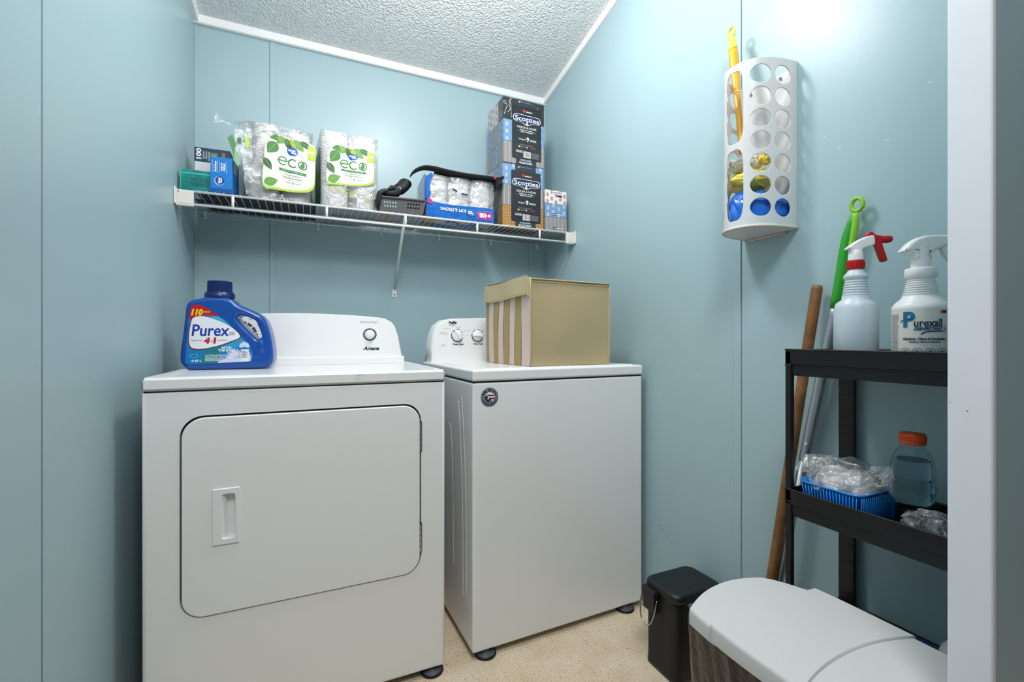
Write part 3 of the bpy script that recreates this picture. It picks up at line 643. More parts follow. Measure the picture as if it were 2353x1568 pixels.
Dq.text('Great', .0265, .044, .022, .0075, M_WPRINT, bold=.05, rot=math.pi/2, layer=3); Dq.text('Value', .033, .044, .018, .0065, M_WPRINT, bold=.05, rot=math.pi/2, layer=3)
Dq.text('Fresh Scent', .0155, .093, .038, .0065, M_WPRINT, bold=.05, shear=.25, rot=math.pi/2); Dq.text('Parfum de', .034, .093, .028, .006, M_WPRINT, bold=.05, shear=.25, rot=math.pi/2); Dq.text('fraîcheur', .042, .093, .028, .0075, M_WPRINT, bold=.05, shear=.25, rot=math.pi/2)
Dq.text('Fabric Softener Sheets', .0215, .093, .042, .0028, M_WPRINT, rot=math.pi/2); Dq.text('Feuilles assouplissantes', .028, .093, .042, .0028, M_WPRINT, rot=math.pi/2)
for x_ in (.007, .049): Dq.stroke([(x_+.0012*math.sin(t/2), .072+t*.0042) for t in range(11)], .0008, M_WPRINT)
Dr = Decal(m, plane((.0343, -.055, 0), (0, 1, 0), (0, 0, 1)))
Dr.rect(.02, .085, .075, .118, C_('glove_white', ''), 1); Dr.fine(.022, .088, .072, .115, 5, M_GREYP, 2)
for i in range(6): Dr.stroke([(.004+i*.002, .004+i*.003), (.03+i*.01, .012+i*.008), (.06+i*.008, .006+i*.010)], .0009, C_('pale_blue', '#7fb2dd'), 2)
tag(m.build('dryer_sheet_box', None, (-.277, 1.975, TZ), math.radians(-4)), 'small bright blue dryer sheet box in front of the gloves box', 'box')

# ------------------------------------------------------------------ paper towel packs
M_TOWEL = mat('towel_paper', '#f1edec', .9, bump=(300, .2, .0015)); M_FILM2 = film('loose_film', '#f4f6f6', .26, 24, .40); M_FILM = film('clear_film', '#f4f4f4', .07, 26, .24)
def towel_mat():
    m_ = MATS['towel_paper']; nt = m_.node_tree; N = nt.nodes.new; L = nt.links.new
    tc = N('ShaderNodeTexCoord'); wv = N('ShaderNodeTexWave'); wv.wave_type = 'RINGS'; wv.inputs['Scale'].default_value = 34; wv.inputs['Distortion'].default_value = 9; wv.inputs['Detail'].default_value = 1; wv.inputs['Detail Scale'].default_value = .7
    L(tc.outputs['Object'], wv.inputs['Vector']); b = nt.nodes['Principled BSDF']; bp = N('ShaderNodeBump'); bp.inputs['Strength'].default_value = .55; bp.inputs['Distance'].default_value = .0022
    L(wv.outputs['Fac'], bp.inputs['Height']); L(bp.outputs[0], b.inputs['Normal'])
towel_mat()
GREENS = [C_('leaf_a', '#2f7a2c'), C_('leaf_b', '#5b9a3a'), C_('leaf_c', '#1d5a2c'), C_('leaf_y', '#b3b53a')]
M_LIME = C_('lime', '#b6cc3c'); M_PALE = C_('label_pale', '#e4ead2'); M_LW = C_('label_white2', '#eff1ea'); M_ECO = C_('eco_green', '#2e8231')
def leaf(Dx, x, y, l, w_, a, mt, layer):
    P = [];
    for i in range(13):
        t = i/12; P.append((l*t, w_*math.sin(math.pi*t**.8)))
    for i in range(1, 12):
        t = 1-i/12; P.append((l*t, -w_*math.sin(math.pi*t**.8)))
    c, s_ = math.cos(a), math.sin(a); Dx.poly([(x+p*c-q*s_, y+p*s_+q*c) for p, q in P], mt, layer)
    Dx.stroke([(x, y), (x+l*.9*c, y+l*.9*s_)], .0007, M_LIME if mt != GREENS[3] else GREENS[1], layer+.5)
def eco_label(m, mp, W, H, foot_print=True):
    """printed front of a towel pack; (0,0) lower left of the pack front"""
    Dx = Decal(m, mp, .0003)
    P = lambda u, v: (u*W, v*H)
    lab = cat([P(.10, .30), P(.11, .55), P(.115, .66), P(.16, .76), P(.26, .80), P(.36, .825), P(.62, .82), P(.91, .815), P(.93, .70), P(.935, .50), P(.92, .40), P(.84, .345), P(.68, .315), P(.50, .30), P(.3, .29)], 3)
    Dx.poly(lab, M_LIME, 1)
    Dx.poly(cat([P(.10, .322), P(.11, .55), P(.115, .66), P(.16, .76), P(.26, .80), P(.36, .825), P(.62, .82), P(.905, .815), P(.922, .70), P(.922, .50), P(.905, .42), P(.82, .365), P(.66, .335), P(.50, .32), P(.3, .312)], 3), M_PALE, 2)
    Dx.poly(cat([P(.20, .42), P(.22, .60), P(.35, .70), P(.52, .755), P(.65, .69), P(.83, .62), P(.86, .47), P(.75, .385), P(.5, .36), P(.3, .37)], 3), M_LW, 3)
    for (u, v, l, w_, a, c) in ((.44, .815, .24, .055, -1.2, 2), (.50, .815, .20, .04, -1.0, 3), (.42, .815, .18, .06, -2.3, 1), (.56, .815, .24, .075, -.75, 1), (.66, .815, .24, .05, -.35, 2), (.46, .815, .14, .03, -1.6, 0), (.36, .80, .18, .05, -2.9, 0),
                                (.30, .745, .26, .095, -2.15, 0), (.11, .57, .22, .06, -1.0, 2), (.115, .33, .24, .075, .45, 1)):
        leaf(Dx, u*W, v*H, l*W, w_*W, a, GREENS[c], 4+c*.4)
    Dx.stroke([P(.20, .765), P(.27, .80), P(.34, .74)], .0012, M_INK, 6)
    Dx.rect(.80*W, .665*H, .925*W, .80*H, M_LIME, 6); Dx.text('100%', .86*W, .735*H, .10*W, .025*H, M_WPRINT, bold=.05, layer=7)
    Dx.disc(.55*W, .70*H, .088*W, .043*H, C_('gv_rim', '#2a72cf'), 6); Dx.disc(.552*W, .70*H, .083*W, .039*H, C_('gv_blue', '#1b5cb8'), 7)
    Dx.text('Great', .54*W, .709*H, .115*W, .025*H, M_WPRINT, bold=.05, layer=8); Dx.text('Value', .565*W, .687*H, .09*W, .02*H, M_WPRINT, bold=.05, layer=8)
    Dx.stroke([P(.35, .69), P(.40, .675), P(.46, .675)], .0008, GREENS[1], 6); Dx.stroke([P(.64, .675), P(.70, .67), P(.74, .66)], .0008, GREENS[1], 6)
    # eco
    def arc(cx, cy, r, a0, a1, n=18): return [(cx+r*math.cos(math.radians(a0+(a1-a0)*i/n)), cy+r*math.sin(math.radians(a0+(a1-a0)*i/n))) for i in range(n+1)]
    cy = .585*H; r = .068*W; t = .0038
    Dx.stroke([(.40*W-r*1.25, cy), (.40*W+r, cy+.001)]+arc(.40*W, cy, r, 5, 320), t, M_ECO, 7)
    Dx.stroke(arc(.56*W, cy, r, 45, 320), t, M_ECO, 7); Dx.stroke(arc(.72*W, cy, r, 0, 360), t, M_ECO, 7)
    Dx.poly(cat([(.72*W-r*.62, cy-r*.35), (.72*W-r*.35, cy+r*.35), (.72*W+r*.12, cy+r*.85), (.72*W+r*.5, cy+r*.1), (.72*W+r*.35, cy-r*.55), (.72*W-r*.2, cy-r*.7)], 4), M_ECO, 7)
    Dx.rect(.345*W, .487*H, .78*W, .513*H, M_ECO, 6); Dx.text('Paper Towels - Essuie-tout', .56*W, .50*H, .33*W, .013*H, M_WPRINT, layer=7)
    Dx.text('Strong & Absorbent', .565*W, .462*H, .27*W, .02*H, GREENS[2], layer=6); Dx.text('Résistant et absorbant', .565*W, .438*H, .30*W, .02*H, GREENS[2], layer=6)
    Dx.stroke([P(.38, .42), P(.48, .415), P(.75, .412)], .0007, M_GREYP, 6); Dx.text('6', .57*W, .392*H, .025*W, .026*H, GREENS[2], layer=6); Dx.fine(.45*W, .386*H, .54*W, .396*H, 1, M_GREYP, 6); Dx.fine(.6*W, .386*H, .72*W, .396*H, 1, M_GREYP, 6)
    if not foot_print: return
    Dx.text('2', .135*W, .24*H, .02*W, .026*H, M_LIME, bold=.05, layer=4); Dx.text('105', .31*W, .24*H, .06*W, .026*H, M_LIME, bold=.05, layer=4); Dx.fine(.17*W, .228*H, .27*W, .25*H, 2, M_LIME, 4); Dx.fine(.36*W, .228*H, .52*W, .25*H, 2, M_LIME, 4)
    Dx.text('28.4 m x 15.2 m', .26*W, .202*H, .28*W, .022*H, M_LIME, bold=.03, layer=4); Dx.fine(.42*W, .19*H, .66*W, .212*H, 2, M_LIME, 4)
    Dx.barcode(.47*W, .075*H, .61*W, .145*H, C_('bar_brown', '#5d5450'), 17, 4)
    for i, u in enumerate((.73, .785, .84)):
        Dx.stroke([P(u, .215-i*.012), P(u+.045, .205-i*.012), P(u+.045, .15-i*.012), P(u, .16-i*.012)], .0007, M_GREYP, 4, closed=True); Dx.disc((u+.022)*W, (.185-i*.012)*H, .003, .003, M_LIME, 4)
    Dx.fine(.74*W, .118*H, .82*W, .14*H, 1, M_LIME, 4)
def towel_roll(parent, x, y, h, r, tilt=0):
    m = MB(); m.lathe([(.02, h-.004), (r-.006, h-.001), (r-.001, h-.005), (r, h-.014)] [::-1] and [(r-.004, 0), (r, .006), (r, h-.010), (r-.004, h-.002), (r-.012, h), (.021, h-.001), (.020, h-.03)], M_TOWEL, 40, (x, y, 0), caps=True)
    return m.build('towel_roll', parent)
def wrap_box(m, W, Dp, H, mt, amp=.004, seed=0, r=.05, nz=26, top=True):
    """film hugging 2x2 rolls: superellipse rings with wrinkles, dipping between rolls"""
    n_ = 96; rows = []
    for j in range(nz+1):
        v = j/nz; row = []
        for i in range(n_):
            a = 2*math.pi*i/n_; ca, sa = math.cos(a), math.sin(a); q = (abs(ca)**7+abs(sa)**7)**(-1/7)
            x = ca*q*W/2; y = sa*q*Dp/2
            e = amp*noise.noise(Vector((x*28, y*28+seed, v*7)))
            row.append((x*(1+e*6), y*(1+e*6), v*H))
        rows.append(row)
    m.add([p for r_ in rows for p in r_], [[j*n_+i, j*n_+(i+1) % n_, (j+1)*n_+(i+1) % n_, (j+1)*n_+i] for j in range(nz) for i in range(n_)], mt, True)
    if top:
        rows2 = [[(p[0]*k, p[1]*k, H+(1-k)*.012+amp*noise.noise(Vector((p[0]*30*k, p[1]*30*k, seed)))) for p in rows[-1]] for k in (1, .93, .8, .6, .4, .2, .02)]
        m.add([p for r_ in rows2 for p in r_], [[j*n_+i, j*n_+(i+1) % n_, (j+1)*n_+(i+1) % n_, (j+1)*n_+i] for j in range(6) for i in range(n_)], mt, True)
def towel_pack(name, label, loc, rz, W, Dp, H, tall=True):
    t = thing(name, label, 'paper towels', loc, rz, 'packs of paper towels'); R = W/4
    return t
PK2 = thing('paper_towel_pack', 'upright unopened pack of white paper towels, between torn pack and grey basket', 'paper towels', (.148, 2.040, TZ), math.radians(4), 'paper towel packs')
W2, D2, H2 = .217, .228, .292; R2 = W2/4
for sx in (-1, 1):
    for sy in (-1, 1): towel_roll(PK2, sx*R2*.985, sy*(D2/2-R2*.975-.004), H2, R2*.975)
m = MB()
def roll_map(W, y0, R):
    def f(x, y, off):
        xl = x-W/2; c = -R if xl < 0 else R; q = min(1, abs(xl-c)/R); sag = R*(1-math.sqrt(max(0, 1-q*q)))*.14
        return Vector((xl, y0-.0015-off+min(sag, .007), y))
    return f
Dp_ = None
def film_front(m, W, Dp, H, mt):
    f = roll_map(W, -Dp/2, W/4); nx, nz = 40, 10; vs = [tuple(f(W*i/nx, H*j/nz, 0)) for j in range(nz+1) for i in range(nx+1)]
    m.add(vs, [[j*(nx+1)+i, j*(nx+1)+i+1, (j+1)*(nx+1)+i+1, (j+1)*(nx+1)+i] for j in range(nz) for i in range(nx)], mt, True)
def cut_label(m, fn):
    """subdivide big decal polygons horizontally so they follow the rolls"""
    t = MB(); fn(t); b = bmesh.new(); vv = [b.verts.new(p) for p in t.v]
    mi = []
    for f, k in zip(t.f, t.mi):
        try: ff = b.faces.new([vv[i] for i in f]); ff.material_index = k
        except ValueError: pass
    for i in range(1, 24):
        x = W2*i/24; bmesh.ops.bisect_plane(b, geom=b.verts[:]+b.edges[:]+b.faces[:], plane_co=(x, 0, 0), plane_no=(1, 0, 0))
    b.verts.index_update(); off = len(m.v)
    return t, b
def curved_label(m, W, Dp, H, fp=True):
    t = MB(); eco_label(t, lambda x, y, off: Vector((x, y, off)), W, H, fp)
    b = bmesh.new(); vv = [b.verts.new(p) for p in t.v]
    for f, k in zip(t.f, t.mi):
        try: ff = b.faces.new([vv[i] for i in f]); ff.material_index = k
        except ValueError: pass
    for i in range(1, 28): bmesh.ops.bisect_plane(b, geom=b.verts[:]+b.edges[:]+b.faces[:], plane_co=(W*i/28, 0, 0), plane_no=(1, 0, 0))
    b.verts.index_update(); fmap = roll_map(W, -Dp/2, W/4); o = len(m.v)
    for v in b.verts: m.v.append(tuple(fmap(v.co.x, v.co.y, v.co.z+.0004)))
    for f in b.faces: m.f.append([o+v.index for v in f.verts]); m.mi.append(m.mid(t.mats[f.material_index])); m.sm.append(False)
    b.free()
film_front(m, W2, D2, H2, M_FILM)
for s_ in (-1, 1): m.add([(s_*W2/2, -D2/2, 0), (s_*W2/2, D2/2, 0), (s_*W2/2, D2/2, H2), (s_*W2/2, -D2/2, H2)], [[0, 1, 2, 3]], M_FILM)
m.add([(-W2/2, -D2/2, H2+.001), (W2/2, -D2/2, H2+.001), (W2/2, D2/2, H2+.001), (-W2/2, D2/2, H2+.001)], [[0, 1, 2, 3]], M_FILM)
curved_label(m, W2, D2, H2)
Dx = Decal(m, plane((-W2/2-.0008, D2/2, 0), (0, -1, 0), (0, 0, 1)), .0003)
M_SG = C_('side_green', '#1e6f2b')
Dx.poly(cat([(.01, .012), (.012, .12), (.018, .235), (.10, .24), (.19, .235), (.195, .12), (.19, .012)], 3), M_SG, 1); Dx.disc(.15, .20, .02, .012, C_('gv_blue', ''), 2); Dx.text('eco', .14, .165, .07, .03, M_LW, layer=2); Dx.text('Paper Towels', .14, .14, .07, .01, M_LW, layer=2); Dx.fine(.10, .07, .18, .12, 5, M_LW, 2)
m.build('wrapper', PK2)
# torn pack
PK1 = thing('paper_towel_pack', 'torn open pack of paper towels in crumpled clear plastic, beside the blue box', 'paper towels', (-.100, 2.046, TZ), math.radians(7), 'paper towel packs')
W1, D1, H1 = .216, .226, .272; R1 = W1/4
for sx in (-1, 1):
    for sy in (-1, 1): towel_roll(PK1, sx*R1*.985, sy*(D1/2-R1*.975-.004), H1+(.012 if sx < 0 else 0), R1*.975)
m = MB(); curved_label(m, .212, D1, .385, False)
m.v = [(x+.020+.02*(z-.17), y-.0185-.010*z, z-.083-.10*x) for x, y, z in m.v]
lm = m
m2 = MB(); wrap_box(m2, W1*1.03, D1*1.02, H1+.008, M_FILM, .012, 5)
m2.build('wrapper', PK1); lm.build('label', PK1)
m = MB()   # loose crumpled film, left side
def crumple(m, n1, n2, f, mt, amp=.02, fr=18, seed=0, smooth=False):
    vs = []
    for j in range(n2+1):
        for i in range(n1+1):
            p = Vector(f(i/n1, j/n2)); q = noise.noise_vector(p*fr+Vector((seed, seed*2, 0))); q2 = noise.noise_vector(p*fr*2.7+Vector((seed, 0, seed)))
            vs.append(tuple(p+q*amp+q2*amp*.4))
    m.add(vs, [[j*(n1+1)+i, j*(n1+1)+i+1, (j+1)*(n1+1)+i+1, (j+1)*(n1+1)+i] for j in range(n2) for i in range(n1)], mt, smooth)
crumple(m, 22, 30, lambda u, v: (-.114-.018*math.sin(math.pi*v*.9)*(1-u)+u*.10, -.112-.012*math.sin(6*v)+.02*u*0, .004+v*.25), M_FILM2, .012, 16, 1)
crumple(m, 22, 24, lambda u, v: (-.122+.012*math.sin(5*v), -.09+u*.13, .02+v*.27), M_FILM2, .016, 14, 2)
crumple(m, 30, 12, lambda u, v: (-.15+u*.20, -.06-.05*v, H1+.028-.05*abs(u-.35)-.03*v), M_FILM2, .018, 16, 3)
crumple(m, 14, 8, lambda u, v: (-.215+u*.09, -.08, .258-.05*u*v+.03*v), M_FILM2, .014, 20, 4)
Dx = Decal(m, plane((-.155, -.118, 0), (1, 0, 0), (0, 0, 1)), .0004)
Dx.poly([(-.022, .196), (-.006, .214), (.0, .19), (.006, .178), (.001, .165), (-.001, .13), (-.010, .165)], GREENS[0], 1); Dx.poly([(.008, .185), (.020, .184), (.021, .204), (.010, .206)], GREENS[2], 1)
Dx.poly([(.002, .16), (.014, .15), (.02, .11), (.01, .10), (.0, .12)], C_('leaf_pale', '#7fae7f'), 1); Dx.poly([(.032, .215), (.044, .214), (.047, .185), (.04, .17), (.034, .18)], M_LIME, 1)
Dx.barcode(.0, .085, .02, .105, M_NAVY, 9, 1, 4)
crumple(m, 10, 12, lambda u, v: (-.152+u*.05, -.114, .12+v*.12), M_FILM2, .006, 22, 9)
m.build('loose_film', PK1)

# ------------------------------------------------------------------ grey basket with gloves
M_BASK = mat('basket_grey', '#5b595c', .55, bump=(500, .2, .001))
BK = thing('plastic_basket', 'grey slotted plastic basket holding black gloves on the shelf', 'basket', (.366, 2.00, TZ), math.radians(-5))
m = MB(); bw, bd, bh = .174, .15, .058; tw, td = .198, .17
def side_with_slots(m, p0, p1, q0, q1, slots, nx, nz):
    """wall between bottom line p0-p1 and top line q0-q1, minus slot cells"""
    p0, p1, q0, q1 = map(Vector, (p0, p1, q0, q1)); th = ((p1-p0).cross(q0-p0)).normalized()*.0022
    for i in range(nx):
        for j in range(nz):
            if (i, j) in slots: continue
            P = [p0.lerp(p1, i/nx).lerp(q0.lerp(q1, i/nx), j/nz), p0.lerp(p1, (i+1)/nx).lerp(q0.lerp(q1, (i+1)/nx), j/nz), p0.lerp(p1, (i+1)/nx).lerp(q0.lerp(q1, (i+1)/nx), (j+1)/nz), p0.lerp(p1, i/nx).lerp(q0.lerp(q1, i/nx), (j+1)/nz)]
            Q = [p-th for p in P]; m.add([tuple(p) for p in P+Q], [[0, 1, 2, 3], [7, 6, 5, 4], [0, 4, 5, 1], [1, 5, 6, 2], [2, 6, 7, 3], [3, 7, 4, 0]], M_BASK)
sl = {(i, j) for i in (4, 6, 8, 10, 12) for j in (3, 5)} | {(i, j) for i in (21, 23, 25, 27, 29) for j in (3, 5)}
sl = {(i, j) for i, j in sl} | {(i, j+0) for i, j in sl}
B0, B1, T0, T1 = (-bw/2, -bd/2, .0), (bw/2, -bd/2, 0), (-tw/2, -td/2, bh), (tw/2, -td/2, bh)
side_with_slots(m, B0, B1, T0, T1, sl, 34, 8)
side_with_slots(m, (bw/2, -bd/2, 0), (bw/2, bd/2, 0), (tw/2, -td/2, bh), (tw/2, td/2, bh), set(), 4, 2)
side_with_slots(m, (bw/2, bd/2, 0), (-bw/2, bd/2, 0), (tw/2, td/2, bh), (-tw/2, td/2, bh), set(), 4, 2)
side_with_slots(m, (-bw/2, bd/2, 0), (-bw/2, -bd/2, 0), (-tw/2, td/2, bh), (-tw/2, -td/2, bh), {(i, j) for i in range(3, 24, 2) for j in (2, 3, 4)}, 27, 8)
m.box(-bw/2, bw/2, -bd/2, bd/2, 0, .0025, M_BASK, 0); m.build('basket_body', BK)
m = MB(); rr = [(x, y, bh+.001) for x, y in rrect(-tw/2-.003, -td/2-.003, tw/2+.003, td/2+.003, .02)]; m.tube(rr, .0042, M_BASK, 8, closed=True, flat=1.0); m.build('basket_rim', BK)
M_GLV = mat('black_glove', '#1c1d20', .5, bump=(120, .5, .003))
GLV = thing('work_glove', 'black glove with ribbed cuff sticking up out of the basket', 'glove', (.348, 1.985, TZ+.012))
m = MB(); P = cat([(.040, .01, .140), (.026, .0, .120), (.006, -.01, .100), (-.016, -.02, .082)], 8, False)
Rr = [(.031+.0016*(i % 2)) if i < 17 else .028 for i in range(len(P))]; m.tube(P, Rr, M_GLV, 18, flat=.75); m.build('cuff', GLV)
m = MB(); P = cat([(-.006, -.02, .083), (-.025, -.035, .072), (-.045, -.045, .068), (-.06, -.05, .06)], 5, False); m.tube(P, [.025, .027, .028, .028, .028, .028, .027, .026, .025, .024, .024, .023, .022, .020, .017, .012][:len(P)], M_GLV, 14, flat=.7)
for k, (dy, dz, l) in enumerate(((-.016, .008, .05), (-.004, .010, .058), (.010, .008, .055), (.022, .004, .045))):
    m.tube(cat([(-.045, -.045+dy, .066+dz), (-.066, -.05+dy, .060+dz), (-.080, -.05+dy, .045+dz), (-.082, -.046+dy, .060-l)], 4, False), [.0105]*10+[.0095, .008, .005], M_GLV, 9)
m.tube(cat([(-.02, -.04, .085), (-.028, -.055, .092), (-.042, -.066, .080)], 4, False), [.011, .011, .0105, .010, .010, .009, .008, .007, .005], M_GLV, 9)
m.build('hand', GLV)
m = MB(); m.tube([(.004+.0065*math.cos(a*.7854), -.0375, .098+.0065*math.sin(a*.7854)) for a in range(8)], .0016, M_CHROME, 6, closed=True); m.build('eyelet', GLV)
m = MB(); crumple(m, 18, 14, lambda u, v: (-.045+u*.095, -.06+v*.1, .03+.034*math.sin(math.pi*u)*math.sin(math.pi*min(1, v+.25))), mat('grey_mesh', '#414247', .85, bump=(800, .8, .002)), .006, 30, 8, True)
tag(m.build('folded_cloth', None, (.405, 2.0, TZ+.012)), 'dark grey woven cloth folded in the basket beside the black glove', 'cloth')

# ------------------------------------------------------------------ toilet paper pack and black sleeve over it
TP = thing('toilet_paper_pack', 'large clear pack of toilet paper with an upside-down blue band', 'toilet paper', (.620, 2.035, TZ), math.radians(-2))
WT, DT, HT = .306, .215, .186; M_TPB = mat('band_blue', '#0d66bb', .25, coat=.4, bump=(40, .4, .004), var=(14, .22)); M_TR = mat('toilet_tissue', '#eeedee', .9, bump=(200, .4, .002))
for i in range(3):
    for j in range(2):
        for k in range(2):
            m = MB(); r = .0485; h = .090; m.lathe([(.022, .002), (r-.004, 0), (r, .004), (r, h-.005), (r-.005, h), (.022, h-.001)], M_TR, 28, ((i-1)*.0985, (j-.5)*.105, .002+k*.0915)); m.build('toilet_roll', TP)
m = MB(); M_FT = film('pack_film', '#f4f5f8', .28, 22, .34, .1)
def tpf(u, v):   # front sheet
    s_ = abs(math.sin(3*math.pi*u)); return (-WT/2+u*WT, -DT/2-.001+.010*(1-s_)**2+.003*noise.noise(Vector((u*9, v*6, 2))), v*HT)
crumple(m, 48, 26, tpf, M_FT, .003, 40, 5, True)
crumple(m, 24, 14, lambda u, v: (-WT/2-.002, DT/2-u*DT, v*HT), M_FT, .003, 40, 6, True); crumple(m, 24, 14, lambda u, v: (WT/2+.002, -DT/2+u*DT, v*HT), M_FT, .003, 40, 7, True)
crumple(m, 40, 24, lambda u, v: (-WT/2+u*WT, -DT/2+v*DT, HT+.0015-.02*(1-min(1, 8*min(v, 1-v)))), M_FT, .004, 30, 8, True)
m.build('wrapper', TP)
m = MB()
def band(u, v): x = -WT/2-.001+u*(WT+.002); return (x, -DT/2-.0045+.0022*noise.noise(Vector((u*7, v*3, 5))), -.0005+v*(.070-.004*math.sin(5*u)-.010*u))
nx, nz = 40, 8; m.add([band(i/nx, j/nz) for j in range(nz+1) for i in range(nx+1)], [[j*(nx+1)+i, j*(nx+1)+i+1, (j+1)*(nx+1)+i+1, (j+1)*(nx+1)+i] for j in range(nz) for i in range(nx)], M_TPB, True)
Dx = Decal(m, plane((-WT/2, -DT/2-.0072, 0), (1, 0, 0), (0, 0, 1)), .0004)
Dx.text('SOFT & STRONG', .118, .040, .115, .014, M_WPRINT, bold=.02, rot=math.pi)
Dx.disc(.198, .034, .0215, .0145, C_('tp_light', '#3a8cd6'), 1); Dx.disc(.196, .034, .0195, .0125, C_('gv_blue2', '#175fae'), 2); Dx.text('Great', .196, .031, .024, .009, M_WPRINT, bold=.04, rot=math.pi); Dx.text('Value', .194, .039, .020, .008, M_WPRINT, bold=.04, rot=math.pi)
Dx.rrect(.226, .010, .297, .048, .005, C_('tp_edge', '#c77fc4'), 1); Dx.rrect(.2275, .0115, .2955, .0465, .004, C_('tp_purple', '#97368f'), 2)
Dx.text('100', .252, .029, .030, .022, M_WPRINT, bold=.05, rot=math.pi); Dx.text('=', .271, .028, .006, .006, M_WPRINT, bold=.05, rot=math.pi); Dx.text('30', .283, .029, .013, .013, M_WPRINT, bold=.05, rot=math.pi); Dx.fine(.2295, .034, .236, .040, 2, M_WPRINT, 3)
# underside print seen through the wires
Du = Decal(m, lambda x, y, off: Vector((x-WT/2, y-DT/2, -.0010-off)), .0003)
Du.rect(0, 0, WT, DT, M_TPB, 0)
for (x0, y0, x1, y1, c) in ((0, .0, .05, .08, '#c9a21d'), (.05, .02, .09, .09, '#b9bcc0'), (.09, .05, .16, .11, '#9fa3a8'), (.15, .02, .21, .07, '#b9bcc0'), (.0, .11, .05, .2, '#8f7d6a'), (.17, .09, .24, .16, '#6f8fae'), (.24, .03, .31, .09, '#a7abb0'), (.24, .13, .31, .2, '#c9a21d'), (.08, .14, .15, .19, '#3e7fb4')):
    Du.rrect(x0, y0, x1, y1, .01, C_('under_'+c[1:], c), 1)
m.build('printed_band', TP)
m = MB(); Dx = Decal(m, plane((-WT/2-.005, DT/2, 0), (0, -1, 0), (0, 0, 1)), .0004)
Dx.poly([(.05, .075), (.16, .06), (DT, .06), (DT, .19), (.06, .18)], M_TPB, 1); Dx.poly([(DT-.06, .03), (DT, .03), (DT, .06), (DT-.05, .062)], C_('tp_purple', ''), 2)
Dy = Decal(m, plane((-WT/2, -DT/2-.0060, 0), (1, 0, 0), (0, 0, 1)), .0004)
Dy.poly([(-.004, .075), (.014, .085), (.022, .108), (.014, .112), (.016, .15), (.030, .178), (.02, .19), (-.004, .17)], M_TPB, 1)
Dy.poly([(.004, .06), (.028, .052), (.024, .074), (.004, .080)], C_('tp_purple', ''), 2)
m.build('side_print', TP); M_TAPE = mat('tape_black', '#26282b', .5)
for q_ in ([(.114, .135), (.136, .126), (.134, .118), (.112, .128)], [(.154, .118), (.183, .116), (.183, .108), (.154, .111)]):
    m = MB(); Decal(m, plane((-WT/2, -DT/2-.0060, 0), (1, 0, 0), (0, 0, 1)), .0004).poly(q_, M_TAPE, 3); m.build('black_tape', TP)
SLV = thing('fabric_sleeve', 'black fabric sleeve draped over the top of the toilet paper pack', 'sleeve', (.61, 1.99, TZ+.190), math.radians(-3))
M_FAB = mat('black_fabric', '#17161a', .8, bump=(900, .6, .001))
pth = cat([(-.208, -.026), (-.19, -.006), (-.155, .012), (-.11, .0145), (-.06, .009), (.02, .0035), (.09, .0035), (.14, .004), (.175, .003), (.205, .012)], 5, False)
m = MB(); vs = []; th_ = .0055
for (x, z) in pth:
    yb_ = -.04 if x < -.10 else .06; vs += [(x, -.085, z), (x, -.085, z+th_*1.7), (x, -.080, z+th_*2), (x, yb_, z+th_*2), (x, yb_, z+.002)]
n_ = len(pth); m.add(vs, [[5*i+k, 5*(i+1)+k, 5*(i+1)+(k+1) % 5, 5*i+(k+1) % 5] for i in range(n_-1) for k in range(5)]+[[0, 1, 2, 3, 4], [5*(n_-1)+k for k in (4, 3, 2, 1, 0)]], M_FAB, True)
m.build('panel', SLV)
m = MB(); m.add([(.165, -.084, .010), (.204, -.084, .022), (.172, -.080, -.040), (.165, .06, .010), (.204, .06, .022), (.172, .05, -.040)], [[0, 2, 1], [3, 4, 5], [0, 1, 4, 3], [1, 2, 5, 4], [2, 0, 3, 5]], M_FAB); m.build('corner_flap', SLV)
m = MB(); m.lathe([(.001, -.006), (.0045, -.004), (.006, 0), (.0045, .004), (.001, .006)], mat('red_plastic', '#d22420', .35), 16, (.160, -.089, .004)); m.tube([(.160, -.089, .006), (.168, -.089, .012)], .0015, mat('red_plastic', ''), 6); m.build('zip_pull', SLV)['label'] = 'small red zip pull'

